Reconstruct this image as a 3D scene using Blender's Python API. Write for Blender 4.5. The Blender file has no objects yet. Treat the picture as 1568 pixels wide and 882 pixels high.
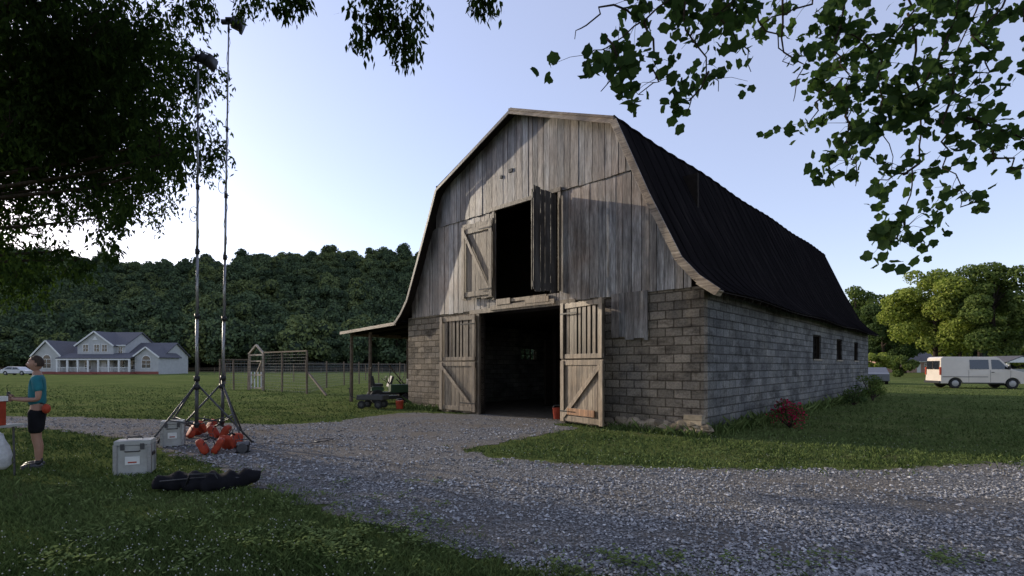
import bpy, math, random
import numpy as np
from mathutils import Matrix, Vector
random.seed(7); RNG=np.random.default_rng(7)
scene=bpy.context.scene
F=767.0; CX=784.0; HY=560.0; EYE=1.6
def P(px,py,z=0.0):
    d=(EYE-z)*F/(py-HY); return ((px-CX)/F*d,d,z)
def Q(px,py,d):
    return np.array([(px-CX)/F*d,d,EYE+(HY-py)/F*d])

# ------------------------------------------------------------ materials
def newmat(name):
    m=bpy.data.materials.new(name); m.use_nodes=True
    nt=m.node_tree; nt.nodes.clear()
    o=nt.nodes.new('ShaderNodeOutputMaterial')
    return m,nt,o
def N(nt,t,**k):
    n=nt.nodes.new(t)
    for a,b in k.items(): setattr(n,a,b)
    return n
def L(nt,a,b): nt.links.new(a,b)
def ramp(nt,fac,stops):
    r=N(nt,'ShaderNodeValToRGB'); e=r.color_ramp.elements
    while len(e)<len(stops): e.new(0.5)
    for i,(p,c) in enumerate(stops):
        e[i].position=p; e[i].color=(c[0],c[1],c[2],1)
    L(nt,fac,r.inputs[0]); return r.outputs[0]
def noise(nt,vec,scale,detail=4,rough=.55):
    n=N(nt,'ShaderNodeTexNoise'); n.inputs['Scale'].default_value=scale
    n.inputs['Detail'].default_value=detail; n.inputs['Roughness'].default_value=rough
    if vec is not None: L(nt,vec,n.inputs['Vector'])
    return n.outputs[0]
def mapping(nt,vec,scale):
    m=N(nt,'ShaderNodeMapping'); m.inputs['Scale'].default_value=scale; L(nt,vec,m.inputs['Vector']); return m.outputs[0]
def mixc(nt,fac,a,b,mode='MIX'):
    m=N(nt,'ShaderNodeMix',data_type='RGBA',blend_type=mode)
    if isinstance(fac,(int,float)): m.inputs[0].default_value=fac
    else: L(nt,fac,m.inputs[0])
    for i,c in ((6,a),(7,b)):
        if isinstance(c,tuple): m.inputs[i].default_value=(c[0],c[1],c[2],1)
        else: L(nt,c,m.inputs[i])
    return m.outputs[2]
def math_(nt,op,a,b=None,clamp=False):
    m=N(nt,'ShaderNodeMath',operation=op); m.use_clamp=clamp
    for i,c in ((0,a),(1,b)):
        if c is None: continue
        if isinstance(c,(int,float)): m.inputs[i].default_value=c
        else: L(nt,c,m.inputs[i])
    return m.outputs[0]
def objco(nt): return N(nt,'ShaderNodeTexCoord').outputs['Object']
def bump(nt,h,strength=.3,dist=.02):
    b=N(nt,'ShaderNodeBump'); b.inputs['Strength'].default_value=strength; b.inputs['Distance'].default_value=dist
    L(nt,h,b.inputs['Height']); return b.outputs[0]
def tintc(nt,col,name='tint'):
    a=N(nt,'ShaderNodeAttribute'); a.attribute_name=name
    return mixc(nt,1.0,col,a.outputs['Color'],'MULTIPLY')
def simple(name,col,rough=.6,metal=0,var=.25,nscale=6,tint=False,bmp=.15,spec=.4):
    m,nt,o=newmat(name); b=N(nt,'ShaderNodeBsdfPrincipled')
    co=objco(nt); n=noise(nt,co,nscale,4)
    c=ramp(nt,n,[(.3,tuple(x*(1-var) for x in col)),(.7,tuple(min(1,x*(1+var*.6)) for x in col))])
    if tint: c=tintc(nt,c)
    L(nt,c,b.inputs['Base Color']); b.inputs['Roughness'].default_value=rough; b.inputs['Metallic'].default_value=metal
    b.inputs['Specular IOR Level'].default_value=spec
    if bmp: L(nt,bump(nt,noise(nt,co,nscale*5,3),bmp,.01),b.inputs['Normal'])
    L(nt,b.outputs[0],o.inputs[0]); return m
def leafmat(name,c1,c2,trans=.35,instvar=False):
    m,nt,o=newmat(name)
    a=N(nt,'ShaderNodeAttribute'); a.attribute_name='tint'
    c=mixc(nt,a.outputs['Fac'],c1,c2)
    if instvar:
        oi=N(nt,'ShaderNodeObjectInfo')
        v=ramp(nt,oi.outputs['Random'],[(0,(.66,.72,.68)),(.5,(.95,1,.92)),(1,(1.4,1.28,.88))])
        c=mixc(nt,1.0,c,v,'MULTIPLY')
    d=N(nt,'ShaderNodeBsdfDiffuse'); L(nt,c,d.inputs['Color'])
    if trans<=0: L(nt,d.outputs[0],o.inputs[0]); return m
    t=N(nt,'ShaderNodeBsdfTranslucent')
    c2_=mixc(nt,1.0,c,(1.15,1.3,.65),'MULTIPLY'); L(nt,c2_,t.inputs['Color'])
    s=N(nt,'ShaderNodeMixShader'); s.inputs[0].default_value=trans
    L(nt,d.outputs[0],s.inputs[1]); L(nt,t.outputs[0],s.inputs[2]); L(nt,s.outputs[0],o.inputs[0]); return m

def woodmat(name,dark,mid,light,brown,brownamt=.5,axis='z'):
    m,nt,o=newmat(name); b=N(nt,'ShaderNodeBsdfPrincipled'); co=objco(nt)
    sc=(7,7,.45) if axis=='z' else (.45,.45,7)
    st=noise(nt,mapping(nt,co,sc),1.5,7,.65)
    sf=noise(nt,mapping(nt,co,tuple(x*9 for x in sc)),1,4,.6)
    c=ramp(nt,st,[(.30,dark),(.47,mid),(.70,light)])
    big=noise(nt,co,.6,4)
    bf=ramp(nt,big,[(.47,(0,0,0)),(.68,(brownamt,)*3)])
    c=mixc(nt,bf,c,brown)
    g=ramp(nt,sf,[(.32,(.42,.40,.38)),(.6,(1.08,1.08,1.08))])
    c=mixc(nt,1.0,c,g,'MULTIPLY')
    mott=noise(nt,mapping(nt,co,(1.2,1.2,.5)),1.6,5,.65); c=mixc(nt,1.0,c,ramp(nt,mott,[(.34,(.55,.53,.52)),(.58,(1.1,1.1,1.1))]),'MULTIPLY')
    c=tintc(nt,c)
    L(nt,c,b.inputs['Base Color']); b.inputs['Roughness'].default_value=.45; b.inputs['Specular IOR Level'].default_value=.55
    L(nt,bump(nt,sf,.5,.012),b.inputs['Normal']); L(nt,b.outputs[0],o.inputs[0]); return m
M_wood=woodmat('weathered_wood',(.055,.047,.043),(.28,.262,.255),(.52,.49,.47),(.25,.16,.105),.55)
M_wooddoor=woodmat('door_wood',(.065,.047,.036),(.215,.17,.125),(.38,.31,.225),(.22,.14,.075),.65)
M_trim=woodmat('trim_wood',(.15,.11,.08),(.36,.285,.21),(.54,.45,.34),(.32,.20,.12),.5,'x')
M_darkwood=simple('dark_wood',(.026,.02,.016),.85,nscale=8,spec=.1)
def blockmat():
    m,nt,o=newmat('concrete_block'); b=N(nt,'ShaderNodeBsdfPrincipled'); co=objco(nt)
    sx=N(nt,'ShaderNodeSeparateXYZ'); L(nt,co,sx.inputs[0])
    cx=N(nt,'ShaderNodeCombineXYZ'); L(nt,math_(nt,'ADD',sx.outputs[0],sx.outputs[1]),cx.inputs[0]); L(nt,sx.outputs[2],cx.inputs[1])
    dis=N(nt,'ShaderNodeTexNoise'); dis.inputs['Scale'].default_value=5; dis.inputs['Detail'].default_value=3; L(nt,co,dis.inputs['Vector'])
    vm=N(nt,'ShaderNodeVectorMath',operation='MULTIPLY_ADD'); L(nt,dis.outputs['Color'],vm.inputs[0]); vm.inputs[1].default_value=(.035,.03,0); L(nt,cx.outputs[0],vm.inputs[2])
    br=N(nt,'ShaderNodeTexBrick'); L(nt,vm.outputs[0],br.inputs['Vector'])
    br.inputs['Scale'].default_value=1; br.inputs['Brick Width'].default_value=.42; br.inputs['Row Height'].default_value=.21
    br.inputs['Mortar Size'].default_value=.016; br.inputs['Mortar Smooth'].default_value=.35; br.inputs['Bias'].default_value=0
    br.inputs['Color1'].default_value=(.68,.68,.68,1); br.inputs['Color2'].default_value=(1.18,1.18,1.18,1); br.inputs['Mortar'].default_value=(.42,.40,.38,1)
    big=noise(nt,co,.8,6,.65)
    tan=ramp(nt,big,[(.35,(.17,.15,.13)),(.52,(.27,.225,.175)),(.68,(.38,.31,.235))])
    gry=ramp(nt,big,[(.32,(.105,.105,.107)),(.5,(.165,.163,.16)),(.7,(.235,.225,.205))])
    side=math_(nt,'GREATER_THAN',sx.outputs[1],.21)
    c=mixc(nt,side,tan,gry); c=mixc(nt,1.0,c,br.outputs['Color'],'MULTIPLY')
    fn=noise(nt,co,20,5,.7); c=mixc(nt,1.0,c,ramp(nt,fn,[(.3,(.55,.55,.55)),(.65,(1.18,1.18,1.18))]),'MULTIPLY')
    wn=noise(nt,mapping(nt,co,(1,1,7)),1.3,6,.75); c=mixc(nt,ramp(nt,wn,[(.58,(0,0,0)),(.76,(.3,)*3)]),c,(.36,.33,.28))
    dn=noise(nt,mapping(nt,co,(1.1,1.1,3)),1.1,5,.7); c=mixc(nt,1.0,c,ramp(nt,dn,[(.36,(.5,.49,.48)),(.5,(1,1,1))]),'MULTIPLY')
    low=ramp(nt,math_(nt,'ADD',sx.outputs[2],math_(nt,'MULTIPLY',big,.8)),[(.45,(.55,.55,.5)),(1.0,(1,1,1))]); c=mixc(nt,1.0,c,low,'MULTIPLY')
    L(nt,c,b.inputs['Base Color']); b.inputs['Roughness'].default_value=.9; b.inputs['Specular IOR Level'].default_value=.2
    h=math_(nt,'SUBTRACT',math_(nt,'MULTIPLY',fn,.6),math_(nt,'MULTIPLY',br.outputs['Fac'],1.3))
    L(nt,bump(nt,h,1,.03),b.inputs['Normal']); L(nt,b.outputs[0],o.inputs[0]); return m
M_block=blockmat()
M_stone=simple('field_stone',(.32,.26,.185),.9,nscale=5,var=.4,tint=True,bmp=.6)
def roofmat():
    m,nt,o=newmat('old_metal_roof'); b=N(nt,'ShaderNodeBsdfDiffuse'); co=objco(nt)
    st=noise(nt,mapping(nt,co,(.4,3,.4)),1.2,7,.7)
    c=ramp(nt,st,[(.3,(.0065,.006,.0065)),(.55,(.0125,.011,.012)),(.8,(.034,.029,.027))])
    L(nt,c,b.inputs['Color'])
    L(nt,bump(nt,noise(nt,mapping(nt,co,(1,5,1)),3,4),.4,.03),b.inputs['Normal']); L(nt,b.outputs[0],o.inputs[0]); return m
M_roof=roofmat()
M_bark=simple('bark',(.05,.038,.03),.9,nscale=14,var=.5,bmp=.6,spec=.1)
M_black=simple('black_plastic',(.015,.015,.017),.45,nscale=20)
M_rubber=simple('rubber',(.02,.02,.02),.85)
M_steel=simple('brushed_steel',(.30,.30,.31),.4,.7,nscale=30,var=.15)
M_darksteel=simple('dark_steel',(.07,.07,.075),.45,.5,nscale=30)
M_white=simple('white_paint',(.66,.66,.64),.5,nscale=3,var=.1)
M_vanpaint=simple('van_paint',(.64,.57,.49),.3,nscale=1.5,var=.08,bmp=.02)
M_glass=simple('dark_glass',(.02,.024,.03),.08,nscale=1,var=.3,bmp=0,spec=.8)
M_red=simple('red_vinyl',(.36,.05,.022),.6,nscale=7,var=.35,bmp=.3,spec=.25)
M_siding=simple('house_siding',(.42,.42,.41),.7,nscale=2,var=.1)
M_shingle=simple('grey_shingle',(.10,.10,.115),.85,nscale=6,var=.3)
M_redbrick=simple('red_brick',(.25,.08,.06),.85,nscale=9)
M_cooler=simple('cooler_plastic',(.36,.36,.34),.5,nscale=5,var=.2)
M_skin=simple('skin',(.36,.20,.14),.55,nscale=9,var=.12,bmp=.05)
M_teal=simple('teal_cotton',(.015,.15,.18),.85,nscale=10,var=.25,bmp=.3)
M_hair=simple('brown_hair',(.04,.025,.015),.7,nscale=40,var=.5,bmp=.5)
M_navy=simple('black_cotton',(.012,.012,.015),.9,nscale=12,spec=.1)
M_plasticbag=simple('white_plastic_bag',(.5,.5,.51),.4,nscale=14,var=.25,bmp=.7)
M_fencewood=simple('fence_wood',(.14,.105,.075),.85,nscale=8,var=.4,bmp=.4)
M_wire=simple('galvanised_wire',(.2,.21,.21),.5,.6)
M_dirt=simple('dirt',(.10,.08,.055),.95,nscale=4,var=.4,bmp=.6)
M_green=simple('machine_green',(.02,.06,.025),.5)

# ------------------------------------------------------------ mesh helpers
def empty(name,loc=(0,0,0),rz=0,parent=None,scale=1):
    e=bpy.data.objects.new(name,None); scene.collection.objects.link(e)
    e.location=loc; e.rotation_euler=(0,0,rz); e.scale=(scale,)*3; e.empty_display_size=.2
    if parent: e.parent=parent
    return e
def fast_mesh(name,V,FC,mats,tint=None,parent=None,smooth=False,mi=None):
    V=np.asarray(V,dtype=np.float32); FC=np.asarray(FC,dtype=np.int32)
    me=bpy.data.meshes.new(name); me.vertices.add(len(V)); me.vertices.foreach_set('co',V.ravel())
    m,k=FC.shape; me.loops.add(m*k); me.loops.foreach_set('vertex_index',FC.ravel())
    me.polygons.add(m); me.polygons.foreach_set('loop_start',np.arange(m,dtype=np.int32)*k)
    me.polygons.foreach_set('use_smooth',np.full(m,smooth))
    for mt in mats: me.materials.append(mt)
    if mi is not None: me.polygons.foreach_set('material_index',np.asarray(mi,dtype=np.int32))
    me.update(calc_edges=True)
    if tint is not None:
        t=np.asarray(tint,dtype=np.float32)
        if t.ndim==1: t=np.stack([t,t,t,np.ones_like(t)],1)
        a=me.color_attributes.new(name='tint',type='FLOAT_COLOR',domain='POINT'); a.data.foreach_set('color',t.ravel())
    ob=bpy.data.objects.new(name,me); scene.collection.objects.link(ob)
    if parent: ob.parent=parent
    return ob
class MB:
    def __init__(s): s.v=[];s.f=[];s.mi=[];s.c=[];s.mats=[]
    def mat(s,m):
        if m not in s.mats: s.mats.append(m)
        return s.mats.index(m)
    def add(s,vs,fs,m,col=1.0):
        b=len(s.v); s.v+= [tuple(v) for v in vs]; s.f+=[tuple(i+b for i in f) for f in fs]
        s.mi+=[s.mat(m)]*len(fs)
        if isinstance(col,(int,float)): col=(col,col,col)
        s.c+=[(col[0],col[1],col[2],1)]*len(vs)
    def box(s,c,sz,m,rot=None,col=1.0):
        hx,hy,hz=[a/2 for a in sz]
        vs=[Vector((x,y,z)) for x in(-hx,hx) for y in(-hy,hy) for z in(-hz,hz)]
        if rot is not None: vs=[rot@v for v in vs]
        vs=[v+Vector(c) for v in vs]
        s.add(vs,[(0,1,3,2),(4,6,7,5),(0,4,5,1),(2,3,7,6),(0,2,6,4),(1,5,7,3)],m,col)
    def bx(s,x0,x1,y0,y1,z0,z1,m,col=1.0): s.box(((x0+x1)/2,(y0+y1)/2,(z0+z1)/2),(abs(x1-x0),abs(y1-y0),abs(z1-z0)),m,None,col)
    def bar(s,p0,p1,w,h,m,col=1.0,up=(0,0,1)):
        p0=Vector(p0);p1=Vector(p1);d=(p1-p0); l=d.length; d.normalize(); u=Vector(up)
        if abs(d.dot(u))>.99: u=Vector((0,1,0))
        x=d.cross(u).normalized(); z=x.cross(d)
        R=Matrix((x,d,z)).transposed(); s.box((p0+p1)/2,(w,l,h),m,R,col)
    def tube(s,pts,rs,m,n=8,col=1.0,cap=True):
        pts=[Vector(p) for p in pts]
        if isinstance(rs,(int,float)): rs=[rs]*len(pts)
        vs=[];fs=[]; ref=None
        for i,p in enumerate(pts):
            t=(pts[min(i+1,len(pts)-1)]-pts[max(i-1,0)]).normalized()
            if ref is None: ref=Vector((1,0,0)) if abs(t.x)<.8 else Vector((0,1,0))
            a=(ref-t*ref.dot(t)).normalized(); ref=a; b=t.cross(a)
            for k in range(n):
                th=2*math.pi*k/n; vs.append(p+(a*math.cos(th)+b*math.sin(th))*rs[i])
        for i in range(len(pts)-1):
            for k in range(n): fs.append((i*n+k,i*n+(k+1)%n,(i+1)*n+(k+1)%n,(i+1)*n+k))
        if cap: fs.append(tuple(range(n))[::-1]); fs.append(tuple((len(pts)-1)*n+k for k in range(n)))
        s.add(vs,fs,m,col)
    def prism(s,poly,y0,y1,m,col=1.0,axis='y'):
        n=len(poly)
        if axis=='y': vs=[(a,y0,b) for a,b in poly]+[(a,y1,b) for a,b in poly]
        elif axis=='x': vs=[(y0,a,b) for a,b in poly]+[(y1,a,b) for a,b in poly]
        fs=[tuple(range(n)),tuple(range(2*n-1,n-1,-1))]+[(i,(i+1)%n,n+(i+1)%n,n+i) for i in range(n)]
        s.add(vs,fs,m,col)
    def ball(s,c,r,m,col=1.0,nu=10,nv=7,sc=(1,1,1),jit=0,sq=1.0,rot=None):
        vs=[];fs=[]; pw=lambda a:math.copysign(abs(a)**sq,a)
        for j in range(nv+1):
            ph=math.pi*j/nv
            for i in range(nu):
                th=2*math.pi*i/nu; q=1+random.uniform(-jit,jit); sp=abs(math.sin(ph))**sq
                v=Vector((r*sc[0]*q*sp*pw(math.cos(th)),r*sc[1]*q*sp*pw(math.sin(th)),r*sc[2]*q*pw(math.cos(ph))))
                if rot is not None: v=rot@v
                vs.append(v+Vector(c))
        for j in range(nv):
            for i in range(nu): fs.append((j*nu+i,j*nu+(i+1)%nu,(j+1)*nu+(i+1)%nu,(j+1)*nu+i))
        s.add(vs,fs,m,col)
    def build(s,name,parent=None,smooth=False,bevel=0):
        me=bpy.data.meshes.new(name); me.from_pydata(s.v,[],s.f)
        for mt in s.mats: me.materials.append(mt)
        me.polygons.foreach_set('material_index',s.mi)
        me.polygons.foreach_set('use_smooth',[smooth]*len(s.f))
        a=me.color_attributes.new(name='tint',type='FLOAT_COLOR',domain='POINT'); a.data.foreach_set('color',np.array(s.c,dtype=np.float32).ravel())
        import bmesh
        bm=bmesh.new(); bm.from_mesh(me); bmesh.ops.recalc_face_normals(bm,faces=bm.faces); bm.to_mesh(me); bm.free()
        ob=bpy.data.objects.new(name,me); scene.collection.objects.link(ob)
        if parent: ob.parent=parent
        if bevel:
            bv=ob.modifiers.new('bevel','BEVEL'); bv.width=bevel; bv.segments=2; bv.limit_method='ANGLE'
        return ob
def skin(name,joints,edges,mat,parent,sub=2,root=0):
    me=bpy.data.meshes.new(name); me.from_pydata([j[0] for j in joints],edges,[])
    me.materials.append(mat); ob=bpy.data.objects.new(name,me); scene.collection.objects.link(ob); ob.parent=parent
    ob.modifiers.new('skin','SKIN'); sv=me.skin_vertices[0].data
    for i,j in enumerate(joints):
        r=j[1]; sv[i].radius=(r,r) if isinstance(r,(int,float)) else r; sv[i].use_root=(i==root)
    ob.modifiers['skin'].use_smooth_shade=True
    ss=ob.modifiers.new('sub','SUBSURF'); ss.levels=sub; ss.render_levels=sub
    return ob

# ------------------------------------------------------------ ground
BO=np.array([-3.97,19.17]); BX=np.array([.730,-.684]); BY=np.array([.684,.730]); LW=11.41; DW=22.6
BROT=math.atan2(-.684,.730)
def B(x,y,z=0): p=BO+x*BX+y*BY; return (p[0],p[1],z)
poly=[(-40,16.3),P(0,637),P(200,641),P(330,647),P(420,651),P(520,645),P(610,632),B(3.7,-.2),B(4.1,1.2),B(7.4,1.2),B(7.5,-.6),P(885,655),P(800,672),P(712,688),P(760,700),P(860,711),
      P(1080,718),P(1330,719),P(1568,708),(14,8.0),(30,6.5),(30,-4),(8,-4),(6,2.6),(2.6,3.15),P(890,880),P(700,842),P(560,800),P(400,742),P(300,706),P(200,675),P(100,660),P(0,653),(-40,14.6)]
poly=np.array([(p[0],p[1]) for p in poly])
def sdist(X,Y):
    inside=np.zeros(X.shape,bool); dm=np.full(X.shape,1e9)
    n=len(poly)
    for i in range(n):
        ax,ay=poly[i]; bx,by=poly[(i+1)%n]
        c=((ay>Y)!=(by>Y)); with_=np.where(c,(bx-ax)*(Y-ay)/((by-ay) if by!=ay else 1e-9)+ax,-1e18)
        inside^= c&(X<with_)
        dx,dy=bx-ax,by-ay; t=np.clip(((X-ax)*dx+(Y-ay)*dy)/(dx*dx+dy*dy),0,1)
        dm=np.minimum(dm,np.hypot(X-ax-t*dx,Y-ay-t*dy))
    return np.where(inside,dm,-dm)
def wob(X,Y):
    return (np.sin(X*1.7+1.3*np.sin(Y*1.1))+np.sin(Y*2.3+X*.9+2)+.6*np.sin(X*4.7-Y*3.9)+.5*np.sin(X*9.1+Y*7.7+1))/3.1
def groundmat():
    m,nt,o=newmat('lawn_grass'); b=N(nt,'ShaderNodeBsdfDiffuse'); co=objco(nt)
    a=noise(nt,co,.35,5,.6); b_=noise(nt,co,6,5,.7); f=noise(nt,co,60,3,.7)
    c=ramp(nt,a,[(.3,(.08,.112,.042)),(.5,(.12,.155,.058)),(.7,(.17,.195,.08))])
    c=mixc(nt,1.0,c,ramp(nt,b_,[(.3,(.6,.65,.6)),(.6,(1.1,1.1,1.05))]),'MULTIPLY')
    c=mixc(nt,1.0,c,ramp(nt,f,[(.25,(.5,.5,.5)),(.65,(1.25,1.2,1.1))]),'MULTIPLY')
    dirt=ramp(nt,noise(nt,co,1.1,5,.7),[(.54,(0,0,0)),(.72,(.6,)*3)])
    c=mixc(nt,dirt,c,(.14,.12,.075))
    L(nt,c,b.inputs['Color'])
    L(nt,bump(nt,math_(nt,'ADD',f,b_),.9,.06),b.inputs['Normal']); L(nt,b.outputs[0],o.inputs[0]); return m
M_lawn=groundmat()
def gravelmat(edge):
    m,nt,o=newmat('gravel_edge' if edge else 'gravel'); b=N(nt,'ShaderNodeBsdfDiffuse'); co=objco(nt)
    v=N(nt,'ShaderNodeTexVoronoi'); v.inputs['Scale'].default_value=42; L(nt,co,v.inputs['Vector'])
    sx=N(nt,'ShaderNodeSeparateColor'); L(nt,v.outputs['Color'],sx.inputs[0])
    c=ramp(nt,sx.outputs[0],[(0,(.13,.13,.133)),(.5,(.22,.22,.222)),(1,(.42,.42,.425))])
    c=mixc(nt,1.0,c,ramp(nt,v.outputs['Distance'],[(.25,(1.1,1.1,1.1)),(.7,(.4,.39,.38))]),'MULTIPLY')
    big=noise(nt,co,.7,5,.6); c=mixc(nt,ramp(nt,big,[(.42,(0,0,0)),(.66,(.8,)*3)]),c,(.17,.15,.125))
    L(nt,c,b.inputs['Color'])
    L(nt,bump(nt,math_(nt,'MULTIPLY',v.outputs['Distance'],-1),.9,.02),b.inputs['Normal'])
    if not edge: L(nt,b.outputs[0],o.inputs[0]); return m
    a=N(nt,'ShaderNodeAttribute'); a.attribute_name='tint'
    n1=math_(nt,'MULTIPLY',math_(nt,'SUBTRACT',noise(nt,co,2.2,6,.7),.5),1.5)
    w=ramp(nt,math_(nt,'ADD',a.outputs['Fac'],n1),[(.47,(0,0,0)),(.56,(1,1,1))])
    t=N(nt,'ShaderNodeBsdfTransparent'); s=N(nt,'ShaderNodeMixShader'); L(nt,w,s.inputs[0]); L(nt,t.outputs[0],s.inputs[1]); L(nt,b.outputs[0],s.inputs[2])
    L(nt,s.outputs[0],o.inputs[0]); return m
xs=np.concatenate([[-4000,-1500,-500,-200],np.linspace(-90,90,46),[200,500,1500,4000]]); ys=np.concatenate([[-4000,-500,-100],np.linspace(-20,160,46),[250,500,1500,5000]])
def gridfaces(X):
    I=np.arange(X.size).reshape(X.shape); return np.stack([I[:-1,:-1].ravel(),I[:-1,1:].ravel(),I[1:,1:].ravel(),I[1:,:-1].ravel()],1)
X,Y=np.meshgrid(xs,ys); V=np.stack([X.ravel(),Y.ravel(),np.zeros(X.size)],1)
fast_mesh('lawn_ground',V,gridfaces(X),[M_lawn])
gx=np.arange(-40,30,.12); gy=np.arange(-4,21,.12); X,Y=np.meshgrid(gx,gy); W=sdist(X,Y)
V=np.stack([X.ravel(),Y.ravel(),np.full(X.size,.006)+.004*wob(X*2,Y*2).ravel()*(W.ravel()>.3)],1)
FC=gridfaces(X)
keep=(W[:-1,:-1]>-.45).ravel(); FC=FC[keep]; used=np.unique(FC); rm=np.full(X.size,-1); rm[used]=np.arange(len(used))
tw=np.clip(.5+W.ravel()*1.2+.10*wob(X,Y).ravel(),-.2,1.6)
mi=(tw[FC].min(axis=1)<1.35).astype(int)
fast_mesh('gravel_driveway',V[used],rm[FC],[gravelmat(False),gravelmat(True)],tint=tw[used],mi=mi)

def wedge(n,d0,d1,amax=1.12):
    u=RNG.random(n); d=1/((1/d0)*(1-u)+(1/d1)*u); a=RNG.uniform(-amax,amax,n); return a*d,d
def scatter_stones():
    x,y=wedge(125000,2.9,15); w=sdist(x,y)+.25*wob(x*2,y*2)
    track=wob(x*.5,y*2.0)
    k=(w>-.05)&(RNG.random(len(x))<np.clip(.5+.75*track,.10,1)*np.clip(.3+w*1.5,0,1)); x=x[k];y=y[k]; n=len(x)
    s=RNG.gamma(4,.0026,n)+.004; s*=np.clip(y/6,.9,1.6)
    s=np.clip(s,.005,.028)
    T=np.array([[1,0,0],[-1,0,0],[0,1,0],[0,-1,0],[0,0,1],[0,0,-1]],float)
    FT=np.array([[0,2,4],[2,1,4],[1,3,4],[3,0,4],[2,0,5],[1,2,5],[3,1,5],[0,3,5]])
    V=T[None]*(s[:,None,None]*RNG.uniform(.6,1.25,(n,6,1)))+RNG.normal(0,.18,(n,6,3))*s[:,None,None]
    V[:,:,2]*=.65; th=RNG.uniform(0,6.28,n); c,sn=np.cos(th)[:,None],np.sin(th)[:,None]
    xx=V[:,:,0]*c-V[:,:,1]*sn; yy=V[:,:,0]*sn+V[:,:,1]*c
    V=np.stack([xx+x[:,None],yy+y[:,None],V[:,:,2]+.010+s[:,None]*.3],2)
    FC=(FT[None]+np.arange(n)[:,None,None]*6).reshape(-1,3)
    t=RNG.uniform(.35,1.0,n)**1.2; light=RNG.random(n)<.12; t[light]*=1.5
    t4=np.ones((n,6,4)); t4[:,:,0]=t[:,None]*1.0; t4[:,:,1]=t[:,None]*.99; t4[:,:,2]=t[:,None]*.99
    m,nt,o=newmat('stone_chips'); d=N(nt,'ShaderNodeBsdfDiffuse'); a=N(nt,'ShaderNodeAttribute'); a.attribute_name='tint'
    L(nt,mixc(nt,1.0,a.outputs['Color'],(.45,.45,.46),'MULTIPLY'),d.inputs['Color']); L(nt,d.outputs[0],o.inputs[0])
    fast_mesh('gravel_stones',V.reshape(-1,3),FC,[m],tint=t4.reshape(-1,4))
scatter_stones()
def inbarn(x,y):
    dx=x-BO[0];dy=y-BO[1]; a=dx*BX[0]+dy*BX[1]; b=dx*BY[0]+dy*BY[1]
    return (a>-.05)&(a<LW+.05)&(b>-.05)&(b<DW+.1)
M_blade=leafmat('grass_blades',(.042,.068,.020),(.16,.205,.072),0)
def scatter_grass():
    x,y=wedge(400000,2.8,42); w=sdist(x,y)+.35*wob(x*1.6,y*1.6)
    dens=np.clip(.7+.5*wob(x*1.1+3,y*1.3),.08,1)
    k=((w<-.02)|((w<.5)&(RNG.random(len(x))<.07)))&(~inbarn(x,y))&(RNG.random(len(x))<dens); x=x[k];y=y[k];n=len(x)
    h=RNG.uniform(.02,.06,n)*(1+.6*wob(x*1.9,y*1.9+4)); h*=np.where(RNG.random(n)<.03,1.7,1)
    # uncut grass along the barn walls
    m=7000; u=RNG.uniform(0,DW,m); v=LW+.06+np.abs(RNG.normal(0,.14,m)); a1=BO[None]+v[:,None]*BX[None]+u[:,None]*BY[None]
    m2=1800; u2=np.concatenate([RNG.uniform(9.0,LW+.2,m2//2),RNG.uniform(-.2,2.1,m2//2)]); v2=-.12-np.abs(RNG.normal(0,.12,m2)); a2=BO[None]+u2[:,None]*BX[None]+v2[:,None]*BY[None]
    x=np.concatenate([x,a1[:,0],a2[:,0]]); y=np.concatenate([y,a1[:,1],a2[:,1]]); h=np.concatenate([h,RNG.gamma(3,.045,m)+.04,RNG.gamma(3,.03,m2)+.04]); n=len(x)
    wd=.0035*np.clip(y/4,1,7)*RNG.uniform(.7,1.5,n); th=RNG.uniform(0,6.28,n); lx=RNG.normal(0,.5,n)*h; ly=RNG.normal(0,.5,n)*h
    c=np.cos(th)*wd; s=np.sin(th)*wd; z=np.zeros(n)
    V=np.stack([np.stack([x-c,y-s,z],1),np.stack([x+c,y+s,z],1),np.stack([x+c*.7+lx*.4,y+s*.7+ly*.4,h*.6],1),np.stack([x+lx,y+ly,h],1)],1)
    t=np.clip(RNG.normal(.45,.25,n)+.25*wob(x*.6,y*.6),0,1); dry=RNG.random(n)<.08
    t4=np.stack([t,t,t,np.ones(n)],1); t4[dry]*=1.5
    fast_mesh('lawn_grass',V.reshape(-1,3),np.arange(n*4).reshape(n,4),[M_blade],tint=np.repeat(t4,4,axis=0))
scatter_grass()
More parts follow.
